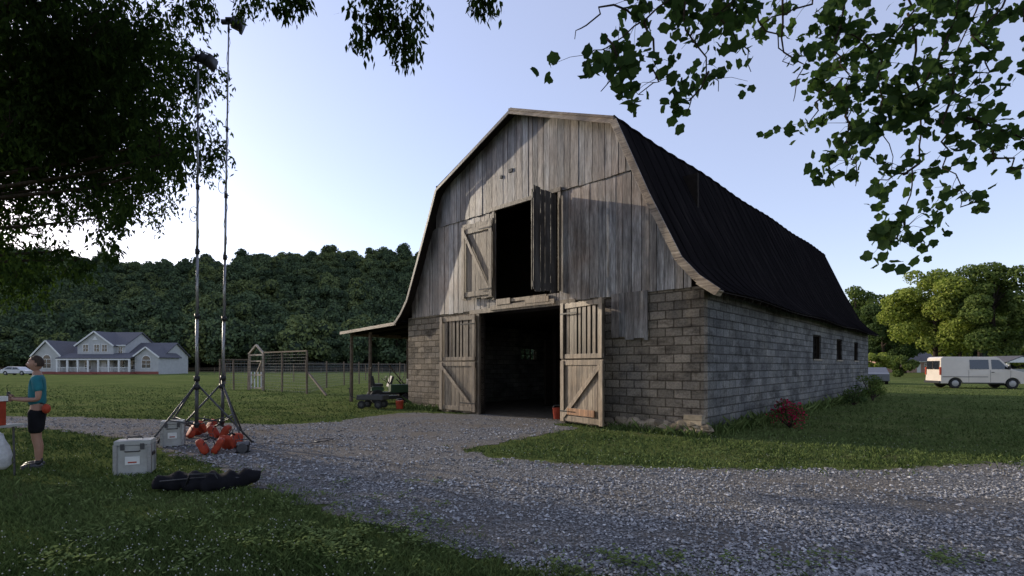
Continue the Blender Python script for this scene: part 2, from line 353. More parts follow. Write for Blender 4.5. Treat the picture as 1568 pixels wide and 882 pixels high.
def weeds():
    cl=[(P(490+RNG.normal(0,45),835+RNG.normal(0,12))) for _ in range(40)]+[P(RNG.uniform(60,700),RNG.uniform(740,880)) for _ in range(90)]+[P(RNG.uniform(760,1500),RNG.uniform(690,712)) for _ in range(60)]+[P(RNG.uniform(850,1500),RNG.uniform(845,882)) for _ in range(26)]
    V=[];t=[]
    for c in cl:
        for _ in range(30):
            a=RNG.uniform(0,6.28); r=abs(RNG.normal(0,.09)); bx_,by_=c[0]+r*math.cos(a),c[1]+r*math.sin(a); hh=RNG.uniform(.02,.075); l=RNG.uniform(.018,.042)
            a2=RNG.uniform(0,6.28); u=np.array([math.cos(a2),math.sin(a2),RNG.uniform(-.1,.6)])*l; v=np.array([-math.sin(a2),math.cos(a2),0])*l*.45; p=np.array([bx_,by_,hh])
            V+= [p,p+u*.5+v,p+u,p+u*.5-v]; t+=[RNG.uniform(.4,1)]*4
    fast_mesh('weeds',V,np.arange(len(V)).reshape(-1,4),[M_blade],tint=np.array(t))
    x,y=wedge(3800,3,18); w=sdist(x,y); k=(w<-.1)&(~inbarn(x,y))&(wob(x*.7,y*.9)>-.1); x=x[k];y=y[k]
    T=np.array([[1,0,0],[-1,0,0],[0,1,0],[0,-1,0],[0,0,1],[0,0,-1]])*.007
    FT=np.array([[0,2,4],[2,1,4],[1,3,4],[3,0,4],[2,0,5],[1,2,5],[3,1,5],[0,3,5]]); n=len(x)
    V=T[None]+np.stack([x,y,RNG.uniform(.03,.07,n)],1)[:,None,:]
    fast_mesh('clover_flowers',V.reshape(-1,3),(FT[None]+np.arange(n)[:,None,None]*6).reshape(-1,3),[simple('clover_white',(.4,.4,.36),.8,bmp=0)])
weeds()

# ------------------------------------------------------------ BARN
barn=empty('gambrel_barn',(BO[0],BO[1],0),BROT)
WH=3.42
w=MB()
def wallx(mb,x0,x1,y0,y1,holes,m=M_block,z1=WH):
    cur=x0
    for a,b,za,zb in sorted(holes):
        mb.bx(cur,a,y0,y1,0,z1,m)
        if za>0: mb.bx(a,b,y0,y1,0,za,m)
        if zb<z1: mb.bx(a,b,y0,y1,zb,z1,m)
        cur=b
    mb.bx(cur,x1,y0,y1,0,z1,m)
def wally(mb,y0,y1,x0,x1,holes,m=M_block,z1=WH):
    cur=y0
    for a,b,za,zb in sorted(holes):
        mb.bx(x0,x1,cur,a,0,z1,m)
        if za>0: mb.bx(x0,x1,a,b,0,za,m)
        if zb<z1: mb.bx(x0,x1,a,b,zb,z1,m)
        cur=b
    mb.bx(x0,x1,cur,y1,0,z1,m)
wallx(w,0,LW,0,.2,[(3.99,7.42,0,WH)])
wallx(w,0,LW,DW-.2,DW,[(4.2,7.2,0,2.9)])
WIN=[(10.1,11.4),(14.3,15.5),(18.4,19.5)]
wally(w,.2,DW-.2,LW-.2,LW,[(a,b,1.85,2.78) for a,b in WIN])
wally(w,.2,DW-.2,0,.2,[(6.2,7.35,1.9,2.4),(12,13.2,1.9,2.6)])
w.build('block_walls',barn)
fr=MB()
for a,b in WIN:
    for yy in (a+.03,b-.03): fr.bx(LW-.15,LW-.05,yy-.03,yy+.03,1.85,2.78,M_darkwood)
    fr.bx(LW-.14,LW-.06,a+.06,b-.06,2.73,2.78,M_darkwood); fr.bx(LW-.22,LW+.03,a-.04,b+.04,1.80,1.853,M_trim,.5)
    for k in range(3): q=a+(b-a)*(k+1)/4; fr.bx(LW-.12,LW-.09,q-.015,q+.015,1.86,2.73,M_darkwood)
for yy in (6.2,6.6,7.0,7.35): fr.bx(.06,.12,yy-.02,yy+.02,1.9,2.4,M_darkwood)
fr.bx(.065,.115,6.2,7.35,2.13,2.16,M_darkwood)
fr.build('window_frames',barn)
PROF=[(-.42,3.28),(.0,3.62),(.42,4.12),(1.2,5.75),(2.15,7.8),(5.7,9.33),(9.26,7.85),(10.18,5.75),(10.98,4.12),(11.4,3.64),(11.86,3.28)]
PX=[p[0] for p in PROF]; PZ=[p[1] for p in PROF]
def rz(x): return float(np.interp(x,PX,PZ))
RY0,RY1=-.34,DW+.35
def rise(x,y):
    return .30*(y/DW)*max(0,min(1,(rz(x)-3.3)/4.5))+.03*math.sin(y*.9+x)
rf=MB(); yk=np.linspace(RY0,RY1,40); nP=len(PROF)
for top,off in ((1,0),(0,-.05)):
    vs=[(x,y,z+rise(x,y)+off) for y in yk for x,z in PROF]
    fs=[(j*nP+i,j*nP+i+1,(j+1)*nP+i+1,(j+1)*nP+i) for j in range(len(yk)-1) for i in range(nP-1)]
    rf.add(vs,fs,M_roof if top else M_darkwood)
yy=RY0+.02
while yy<RY1:
    for i in range(nP-1):
        (xa,za),(xb,zb)=PROF[i],PROF[i+1]; o=-.002
        rf.bar((xa,yy,za+rise(xa,yy)+o),(xb,yy,zb+rise(xb,yy)+o),.03,.03,M_roof)
    yy+=.61
for i in (4,5,6):
    pts=[(PROF[i][0],y,PROF[i][1]+rise(PROF[i][0],y)+.01+.018*math.sin(y*9)) for y in np.linspace(RY0,RY1,110)]; rf.tube(pts,.04,M_roof,6)
rf.build('roof',barn)
tr=MB()
for i in range(nP-1):
    (xa,za),(xb,zb)=PROF[i],PROF[i+1]
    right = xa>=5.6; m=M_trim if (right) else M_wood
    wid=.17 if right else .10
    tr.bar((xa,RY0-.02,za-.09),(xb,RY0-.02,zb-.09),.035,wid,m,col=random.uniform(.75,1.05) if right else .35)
tr.bar((5.66,RY0-.045,9.29),(9.28,RY0-.045,7.83),.03,.06,M_trim,col=.7)
tr.box((11.62,-.2,3.33),(.5,.35,.14),M_trim,Matrix.Rotation(math.radians(35),3,'Y'))
y_=.3
while y_<DW+.2:
    tr.bar((11.42,y_,3.5),(11.8,y_,3.22),.06,.10,M_darkwood); y_+=.6
tr.build('rake_trim',barn,bevel=.004)
gb=MB()
def boards(x0,x1,zb,zt,ybase=-.032,th=.028,wmin=.17,wmax=.32,mb=gb,mat=M_wood,ragb=.03,gap=.014,dark=1.0):
    x=x0
    while x<x1-.03:
        wd=min(random.uniform(wmin,wmax),x1-x)
        g_=gap*random.choice([.5,1,1,1.8])
        a,b=x+g_/2,x+wd-g_/2
        bot=(zb(x) if callable(zb) else zb)-random.uniform(0,ragb)
        ta=(zt(a) if callable(zt) else zt); tb=(zt(b) if callable(zt) else zt)
        x+=wd
        if min(ta,tb)-bot<.05: continue
        o=random.uniform(-.012,.004); y1=ybase+th; y0=ybase+o; sk_=random.uniform(-.006,.006)
        vs=[(a,y0,bot),(b,y0,bot),(b+sk_,y0,tb),(a+sk_,y0,ta),(a,y1,bot),(b,y1,bot),(b+sk_,y1,tb),(a+sk_,y1,ta)]
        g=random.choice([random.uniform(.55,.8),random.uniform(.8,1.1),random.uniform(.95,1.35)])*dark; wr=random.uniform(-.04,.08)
        mb.add(vs,[(0,1,2,3),(4,7,6,5),(0,4,5,1),(3,2,6,7),(0,3,7,4),(1,5,6,2)],mat,(g*(1+wr),g,g*(1-wr)))
SE=6.55
LO0,LO1=4.76,7.30
top=lambda x:min(rz(x)-.07,SE+.0)
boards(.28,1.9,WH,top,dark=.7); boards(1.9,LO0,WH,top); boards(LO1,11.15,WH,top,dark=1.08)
boards(LO0,LO1,WH,3.66)
topu=lambda x:rz(x)-.07
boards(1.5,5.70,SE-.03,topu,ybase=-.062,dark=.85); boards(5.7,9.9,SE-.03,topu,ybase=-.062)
boards(9.02,10.05,2.35,WH+.03,ybase=-.066,ragb=.12,dark=.7)
gb.build('gable_boards',barn)
bg=MB(); bg.prism([(0.02,WH),(.4,4.0),(1.2,5.7),(2.15,7.7),(5.7,9.2),(9.26,7.7),(10.18,5.7),(11,4.0),(11.39,WH)],DW-.1,DW-.05,M_wood); bg.build('rear_gable',barn)
it=MB(); it.bx(.21,LW-.21,.6,DW-.25,3.3,3.4,M_darkwood)
for yy in np.arange(4.3,DW-1,3.2):
    for xx in (3.7,7.7): it.bx(xx-.09,xx+.09,yy,yy+.18,0,3.3,M_darkwood)
it.bx(.21,LW-.21,.21,DW-.21,.008,.012,M_dirt)
it.bx(3.95,3.99,-.0,.25,0,WH-.02,M_darkwood)
it.bx(7.42,7.47,-.0,.25,0,WH-.02,M_darkwood)
it.bx(3.5,3.6,3.9,DW-3,0,2.6,M_darkwood); it.bx(7.8,7.9,.6,DW-3,0,3.2,M_darkwood); it.bx(3.4,8,DW-3,DW-2.9,0,3.2,M_darkwood); it.bx(1.5,10,3.0,3.1,3.45,7.2,M_darkwood)
it.build('interior',barn)
hd=MB()
hd.bx(3.6,7.9,-.10,-.065,3.30,3.44,M_wooddoor,1.0)
hd.bx(4.6,7.2,-.14,-.105,3.36,3.50,M_wooddoor,1.15)
hd.bx(4.9,6.9,-.12,-.07,3.56,3.66,M_wooddoor,1.3); hd.bx(6.1,7.0,-.15,-.125,3.44,3.60,M_wooddoor,1.4)
hd.bx(4.9,5.5,-.16,-.125,3.5,3.68,M_wooddoor,1.4)
for x in (3.93,7.42): hd.bx(x,x+.12,-.09,-.004,0,3.30,M_wooddoor,.7)
for x in (LO0-.1,LO1): hd.bx(x,x+.1,-.10,-.06,3.7,6.5,M_wooddoor,.7)
hd.bx(LO0-.2,LO1+.1,-.11,-.07,6.5,6.62,M_wooddoor,.7)
hd.build('door_header',barn,bevel=.003)
def leaf(name,w_,h_,hinge,ang,z0,style,mir=1,col=1.0):
    e=empty(name,(hinge[0],hinge[1],z0),ang,barn); mb=MB(); x=0
    if style=='barn':
        hs=h_*.52
        xx=0
        while xx<w_-.02:
            wd=min(random.uniform(.17,.24),w_-xx); g=random.uniform(.7,1.2)*col
            mb.bx(mir*(xx+.006),mir*(xx+wd-.006),0,.025,random.uniform(0,.04),hs,M_wooddoor,g); xx+=wd
        xx=0
        while xx<w_-.02:
            wd=min(random.uniform(.14,.22),w_-xx); g=random.uniform(.5,1.0)*col
            mb.bx(mir*(xx+.004),mir*(xx+wd*random.choice([.62,.72,.96])),0.0,.025,hs+.03,h_-random.uniform(0,.03),M_wooddoor,g); xx+=wd
        mb.bx(0,mir*w_,.027,.032,hs+.05,h_-.05,M_darkwood)
        fr_=[(.0,w_,.04,.18),(.0,w_,hs-.14,hs),(.0,w_,hs+.04,hs+.16),(.0,w_,h_-.16,h_-.03)]
        for a,b,c,d in fr_: mb.bx(mir*a,mir*b,-.032,-.002,c,d,M_wooddoor,1.15*col)
        for a in (0,w_-.14): mb.bx(mir*a,mir*(a+.14),-.062,-.034,.02,hs-.02,M_wooddoor,1.2*col); mb.bx(mir*a,mir*(a+.12),-.062,-.034,hs+.04,h_,M_wooddoor,1.1*col)
        if mir<0: mb.bar((mir*.12,-.05,.16),(mir*(w_-.1),-.05,hs-.15),.03,.11,M_wooddoor,1.3*col)
        else: mb.bar((mir*.12,-.05,.16),(mir*(w_-.1),-.05,hs-.15),.03,.12,M_wooddoor,1.4*col); mb.bx(.3,w_-.3,-.07,-.034,.22,.4,M_wooddoor,(1.5*col,1.0*col,.7*col))
    else:
        xx=0
        while xx<w_-.02:
            wd=min(random.uniform(.18,.26),w_-xx); g=random.uniform(.7,1.2)*col
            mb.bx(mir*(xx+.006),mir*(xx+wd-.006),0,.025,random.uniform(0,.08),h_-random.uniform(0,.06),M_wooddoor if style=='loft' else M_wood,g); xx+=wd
        for c in (.12,h_-.35): mb.bx(0,mir*w_,-.03,-.002,c,c+.16,M_wooddoor,1.2*col)
        for a in (0,w_-.13): mb.bx(mir*a,mir*(a+.13),-.058,-.032,.05,h_-.1,M_wooddoor,1.1*col)
        mb.bar((mir*.12,-.045,.25),(mir*(w_-.1),-.045,h_-.3),.028,.10,M_wooddoor,1.25*col)
    for zz in (.3,h_-.3): mb.bx(0,mir*w_*.4,-.07,-.064,zz-.02,zz+.02,M_black)
    mb.build('planks',e,bevel=.003)
leaf('barn_door_left',1.72,3.22,(3.93,-.12),math.radians(3),.06,'barn',-1)
leaf('barn_door_right',1.66,3.28,(7.46,-.12),math.radians(-13),.05,'barn',1,1.05)
leaf('loft_door_left',1.38,2.55,(4.72,-.13),math.radians(2),3.75,'loft',-1,1.05)
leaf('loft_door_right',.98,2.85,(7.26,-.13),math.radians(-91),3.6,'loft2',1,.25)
st=MB()
for i in range(46):
    x=random.uniform(8.6,LW+.1); st.ball((x,-.08-random.uniform(0,.06),random.uniform(.02,.26)),random.uniform(.07,.15),M_stone,random.uniform(.5,1.1),7,5,(1.5,.7,.75),.15)
for i in range(22):
    x=random.uniform(0,3.6); st.ball((x,-.06,random.uniform(.0,.12)),random.uniform(.06,.11),M_stone,random.uniform(.5,1.0),7,5,(1.5,.7,.7),.15)
for k in range(4): st.box((LW-.2,-.06,.06+k*.12),(.42,.2,.11),M_stone,Matrix.Rotation(random.uniform(-.1,.1),3,'Z'),random.uniform(.8,1.15))
st.build('stone_footing',barn,bevel=.015)
kk=MB(); kk.box((5.45,-.08,7.6),(.16,.03,.1),M_black); kk.box((5.05,-.08,7.5),(.08,.03,.09),M_black); kk.build('vent_hole',barn)
lt=MB()
lt.add([(-4.75,-.25,3.06),(-.03,-.25,3.26),(-.03,9.5,3.26),(-4.75,9.5,3.06),(-4.75,-.25,3.10),(-.03,-.25,3.30),(-.03,9.5,3.30),(-4.75,9.5,3.10)],[(0,1,2,3),(4,7,6,5),(0,4,5,1),(1,5,6,2),(2,6,7,3),(3,7,4,0)],M_roof)
lt.bar((-4.75,-.28,3.04),(-.42,-.28,3.225),.03,.12,M_trim,.7)
for y in np.arange(0,9.5,.61): lt.bar((-4.75,y,3.12),(-.1,y,3.32),.04,.04,M_roof)
for y in (0.1,3.1,6.1,9.1):
    for x in (-4.45,-2.9)[:(2 if y<1 else 1)]: lt.tube([(x,y,0),(x+.03,y,3.02)],[.08,.07],M_fencewood,7)
lt.bar((-4.45,.1,2.98),(-4.45,9.3,2.98),.1,.14,M_fencewood)
for y in np.arange(.3,9.3,1.2): lt.bar((-4.7,y,3.0),(-.1,y,3.18),.05,.1,M_darkwood)
lt.build('lean_to',barn)

# ------------------------------------------------------------ trees
def tris_norm(v): return v/np.maximum(np.linalg.norm(v,axis=1,keepdims=True),1e-9)
def crown_cards(rng,C,R,n,size,flat=.8,up=.3):
    C=np.asarray(C);R=np.asarray(R); p=R**2/np.sum(R**2); idx=rng.choice(len(C),n,p=p)
    d=tris_norm(rng.normal(0,1,(n,3))+np.array([0,0,up])); rr=R[idx]*(1-.45*rng.random(n)**2+.12*rng.random(n))
    pos=C[idx]+d*rr[:,None]*np.array([1,1,flat])
    nn=tris_norm(d+.7*rng.normal(0,1,(n,3))); a=tris_norm(np.cross(nn,rng.normal(0,1,(n,3)))); b=np.cross(nn,a)
    s=size*rng.uniform(.6,1.3,n)[:,None]
    V=np.stack([pos-a*s*.5,pos-b*s*.35,pos+a*s*.5,pos+b*s*.35],1)
    t=np.clip(rng.normal(.45,.2,n)+rng.normal(0,.13,len(C))[idx],0,1)
    return V.reshape(-1,3),np.arange(n*4).reshape(n,4),np.repeat(t,4)
def crown_clumps(rng,rx,rz_,n,cz,cr):
    C=[];R=[]
    while len(C)<n:
        d=rng.normal(0,1,3); d/=np.linalg.norm(d); q=rng.uniform(.35,.85)
        C.append((d[0]*q*rx,d[1]*q*rx,cz+d[2]*q*rz_)); R.append(cr*rng.uniform(.6,1.25))
    return C,R
M_far=leafmat('forest_leaves',(.058,.083,.052),(.135,.168,.088),0,True)  # leaf colour paled and greyed to stand in for distance haze
M_farcore=simple('forest_core',(.04,.056,.038),.95,bmp=0,spec=0)  # core colour lightened as well, haze put into the albedo
forest=empty('distant_forest')
variants=[]
for k in range(6):
    rng=np.random.default_rng(40+k); rx=rng.uniform(4.2,5.8); rzz=rng.uniform(4.5,6.2); cz=7.8
    C,R=crown_clumps(rng,rx,rzz,28,cz,1.9); V,FC,t=crown_cards(rng,C,R,3200,.85)
    mb=MB()
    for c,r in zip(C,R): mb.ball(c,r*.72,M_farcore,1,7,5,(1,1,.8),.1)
    mb.tube([(0,0,0),(0,0,8)],[.35,.2],M_bark,6)
    base=len(mb.v); mi=mb.mat(M_far)
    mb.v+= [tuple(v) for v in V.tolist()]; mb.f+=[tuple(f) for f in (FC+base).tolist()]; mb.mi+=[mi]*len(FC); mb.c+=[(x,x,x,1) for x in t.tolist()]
    me=bpy.data.meshes.new('forest_tree'); me.from_pydata([tuple(v) for v in mb.v],[],mb.f)
    for mt in mb.mats: me.materials.append(mt)
    me.polygons.foreach_set('material_index',mb.mi)
    a=me.color_attributes.new(name='tint',type='FLOAT_COLOR',domain='POINT'); a.data.foreach_set('color',np.array(mb.c,dtype=np.float32).ravel())
    variants.append(me)
def sstep(t): t=np.clip(t,0,1); return t*t*(3-2*t)
def H(x,y):
    a=x/np.maximum(y,1); amp=14+46*(1-sstep((a-.0)/.55))
    return amp*sstep((y-140)/185)*(1+.10*np.sin(x*.013+1)+.05*np.sin(x*.035))-.3
hx=np.linspace(-700,800,90); hy=np.linspace(115,700,50); X,Y=np.meshgrid(hx,hy); Z=H(X,Y)
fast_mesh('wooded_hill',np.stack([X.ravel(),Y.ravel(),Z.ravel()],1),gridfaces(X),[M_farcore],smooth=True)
rng=np.random.default_rng(5)
yrow=134.0
while yrow<345:
    step=7.6*(1+(yrow-134)/500); x=-1.25*yrow
    while x<1.35*yrow:
        px,py=x+rng.uniform(-3,3),yrow+rng.uniform(-3.5,3.5); a=px/py
        x+=step
        if -.12<a<.55 and rng.random()<.6: continue
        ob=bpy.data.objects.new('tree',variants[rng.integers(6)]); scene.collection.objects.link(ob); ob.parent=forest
        s=rng.uniform(.7,1.25)*(1.0 if a<.3 else .9)
        ob.location=(px,py,float(H(px,py))-.4); ob.rotation_euler=(0,0,rng.uniform(0,6.28)); ob.scale=(s*rng.uniform(.9,1.2),s,s*rng.uniform(.8,1.25))
    yrow+=step*.95
def lone_tree(name,loc,rx,hgt,ncl,cards,size,mat,seed,trunk_r=.3,low=.18,clr=None):
    rng=np.random.default_rng(seed); e=empty(name,loc); rzz=hgt*(1-low)/2; cz=hgt*low+rzz
    C,R=crown_clumps(rng,rx,rzz,ncl,cz,clr or rx*.26)
    V,FC,t=crown_cards(rng,C,R,cards,size); fast_mesh('crown',V,FC,[mat],tint=t,parent=e)
    mb=MB(); mb.tube([(0,0,-.1),(.05,0,hgt*.25),(0,.1,hgt*.5),(.1,0,hgt*.8)],[trunk_r*1.3,trunk_r,trunk_r*.65,trunk_r*.2],M_bark,9)
    for i in rng.choice(len(C),min(14,len(C)),replace=False):
        c=C[i]; z0=max(hgt*.15,min(c[2]-1.2,hgt*.6)); mb.tube([(0,0,z0),(c[0]*.5,c[1]*.5,(z0+c[2])/2+.2),c],[trunk_r*.4,trunk_r*.25,trunk_r*.08],M_bark,5)
    mb.build('trunk',e,smooth=True); return e
M_yg=leafmat('maple_leaves',(.13,.17,.035),(.31,.34,.085),.3)
M_mg=leafmat('oak_leaves',(.06,.092,.03),(.16,.20,.06),.3)
M_dg=leafmat('dark_leaves',(.04,.066,.028),(.10,.135,.05),.25)
def T(px,d): return ((px-CX)/F*d,d,0)
lone_tree('maple_tree',T(1432,76),6.6,17.9,42,22000,.40,M_yg,11,.3,.10)
lone_tree('oak_tree',T(1522,70),6.0,16.6,36,18000,.40,M_mg,12,.3,.10)
lone_tree('oak_tree',T(1500,92),7,19.5,34,14000,.5,M_mg,13)
lone_tree('oak_tree',T(1352,88),5,13.5,30,13000,.45,M_dg,14,.3,.06)
lone_tree('oak_tree',T(1310,112),7.5,20,28,12000,.55,M_mg,15)
lone_tree('oak_tree',T(1620,66),6.5,17,28,12000,.45,M_mg,16)
lone_tree('oak_tree',T(1385,105),6.5,15,28,12000,.5,M_dg,17)
lone_tree('maple_tree',T(1470,110),8,15,28,12000,.5,M_yg,18)
for i,(px,d,h) in enumerate([(1345,62,3.5),(1378,70,3.2),(1560,80,5),(1455,85,3.5),(1505,88,3)]): lone_tree('garden_shrub',T(px,d),1.9,h,12,3000,.3,M_yg if i!=1 else M_mg,60+i,.06,.02)

M_nl=leafmat('walnut_leaves',(.014,.026,.010),(.052,.082,.022),.35)
M_nr=leafmat('tulip_tree_leaves',(.028,.055,.024),(.075,.118,.045),.4)
def leaves(rng,pos,size,T_,FT,down=.5,spread=1.0):
    n=len(pos); yv=tris_norm(rng.normal(0,spread,(n,3))+np.array([0,0,-down])); nn=tris_norm(np.cross(yv,rng.normal(0,1,(n,3)))); xv=np.cross(yv,nn)
    s=(size*rng.uniform(.6,1.25,n))[:,None,None]
    V=pos[:,None,:]+s*(T_[None,:,0:1]*xv[:,None,:]+T_[None,:,1:2]*yv[:,None,:]+T_[None,:,2:3]*nn[:,None,:])
    K=len(T_); FC=(FT[None]+np.arange(n)[:,None,None]*K).reshape(-1,FT.shape[1]); return V.reshape(-1,3),FC,K
TL=np.array([[0,0,0],[.19,.4,-.03],[0,1,-.08],[-.19,.4,-.03]]); FL=np.array([[0,1,2,3]])
outl=[(0,0),(.30,-.08),(.50,.16),(.44,.40),(.48,.66),(.24,.74),(0,.90),(-.24,.74),(-.48,.66),(-.44,.40),(-.5,.16),(-.30,-.08)]
TM=np.array([[a,b,-.35*abs(a)-.1*b*b] for a,b in outl]); FM=np.array([list(range(12))])
def left_tree():
    rng=np.random.default_rng(21); e=empty('walnut_tree',(0,0,0)); C=[];R=[]
    L_=[(20,60,10,95),(110,60,11,90),(185,50,10.5,62),(60,160,12,95),(150,150,11,80),(215,150,10.5,42),(245,215,10.5,30),(200,215,11,45),(110,215,12,80),(30,230,12,55),
        (150,275,11.5,34),(105,300,12,34),(150,335,11.5,32),(50,320,12,22),(85,385,12,32),(25,372,12,34),(118,398,12,20),(165,372,11.5,16),(25,425,12.5,18),(-40,100,11,110),(-60,250,12,90),(-60,380,12,60),
        (230,40,10,34),(228,95,10,24),(262,232,10.3,20),(272,205,10.3,14),(235,262,10.6,16),(180,318,11.5,22),(180,20,9.5,60),(60,10,9.5,80),(15,190,10,50)]
    for px,py,d,r in L_:
        c=Q(px,py,d); C.append(c); R.append(r/F*d)
        if r>35:
            for q in (1,2): C.append(c+np.array([rng.normal(-.4,.4),rng.uniform(.8,1.6)*q,rng.normal(.1,.3)])); R.append(r/F*d*.9)
    nb=len(C)
    for _ in range(40):
        C.append(np.array([rng.uniform(-18,-8.5),rng.uniform(7,15),rng.uniform(8.8,14)])); R.append(rng.uniform(1,1.8))
    C=np.array(C);R=np.array(R)
    ns=11500; p=R**2.2; p[nb:]*=.25; p/=p.sum(); idx=rng.choice(len(C),ns,p=p)
    d=tris_norm(rng.normal(0,1,(ns,3))); cen=C[idx]+d*(R[idx]*rng.random(ns)**.5)[:,None]*1.1
    k=8; dirs=tris_norm(rng.normal(0,1,(ns,3))*[1,1,.3]+np.array([0,0,-.7])); s=np.linspace(.1,1,k)
    pos=(cen[:,None,:]+dirs[:,None,:]*s[None,:,None]*.36+np.array([0,0,-1])*(s**2)[None,:,None]*.12+rng.normal(0,.022,(ns,k,3))).reshape(-1,3)
    V,FC,K=leaves(rng,pos,.15,TL,FL,.8,.5)
    fr_=[]
    def spray(p0,ln,k):
        for j in range(k):
            q=p0+np.array([rng.normal(0,.07),rng.normal(0,.10),-ln*j/k])
            for _ in range(9): fr_.append(q+rng.normal(0,.06,3))
    for px,py,ln in [(275,-5,.5),(300,0,.45),(322,-5,.45),(370,0,.4),(395,-10,.4),(430,-5,.3),(450,-10,.3),(462,-10,.2),(545,0,.75),(556,20,.6),(575,-10,.6),(590,10,.5),(600,20,.6),(612,30,.65),(622,25,.75),(632,40,.5),(640,0,.25),(565,-10,.4),(605,0,.4),(735,-6,.2),(748,-10,.22),(285,215,.4),(282,190,.3),(265,240,.45),(240,265,.3),(215,235,.45),(195,300,.35),(180,330,.3),(165,375,.3),(262,70,.3),(255,130,.3),(20,395,.4),(60,410,.3),(130,400,.25)]:
        spray(Q(px,py,7.5 if px>400 else 9.5),ln,11)
    V2,FC2,K2=leaves(rng,np.array(fr_),.13,TL,FL,1.2,.5)
    Va=np.concatenate([V,V2]); Fa=np.concatenate([FC,FC2+len(V)]); t=np.repeat(np.clip(rng.normal(.4,.25,len(Va)//4),0,1),4)
    fast_mesh('leaves',Va,Fa,[M_nl],tint=t,parent=e)
    # extra walnut canopy, unseen above the frame, added to darken the near lawn
    C2=[];R2=[]
    for _ in range(34): C2.append((rng.uniform(-12,-1),rng.uniform(-4,5),rng.uniform(8,12))); R2.append(rng.uniform(1,1.9))
    V3,F3,t3=crown_cards(rng,C2,R2,12000,.3); fast_mesh('added_shade_canopy',V3,F3,[M_nl],tint=t3,parent=e)
    mb=MB(); tr0=np.array([-15.2,11.5,0]); mb.tube([tr0+[0,0,-.1],tr0+[.1,0,2.5],tr0+[.3,0,5.5],tr0+[.6,-.1,9],tr0+[.8,0,13]],[.5,.38,.32,.22,.08],M_bark,12)
    for i,(px,py,d,r) in enumerate(L_):
        if i%2: continue
        c=Q(px,py,d); z0=max(2.8,min(c[2]*.8,8)); a=tr0+[.3,0,z0]; m1=(a*2+c)/3+[rng.normal(0,.3),.6,.5]; m2=(a+2*c)/3+[rng.normal(0,.3),.6,.35]; mb.tube([a,m1,m2,c],[.10,.06,.035,.012],M_bark,5)
        for _ in range(4):
            q=c+rng.normal(0,1,3)*r/F*d*.6; mb.tube([c,(c+q)/2+[0,0,.08],q],[.014,.009,.004],M_bark,4)
    for c in C2[::4]: a=tr0+[.5,0,8.5]; c=np.array(c); mb.tube([a,(a+c)/2+[0,0,1.2],c],[.12,.08,.02],M_bark,5)
    for tip in [(640,-40,7.5),(560,-30,7.5),(740,-25,7.5),(350,-20,9.5),(430,-30,9)]:
        q=Q(*tip); a=tr0+[.5,0,8.5]; mb.tube([a,(a+q)/2+[0,0,1.0],q+[0,0,.25],q+[.1,0,-.3]],[.1,.05,.015,.005],M_bark,5)
    mb.build('trunk',e,smooth=True)
left_tree()
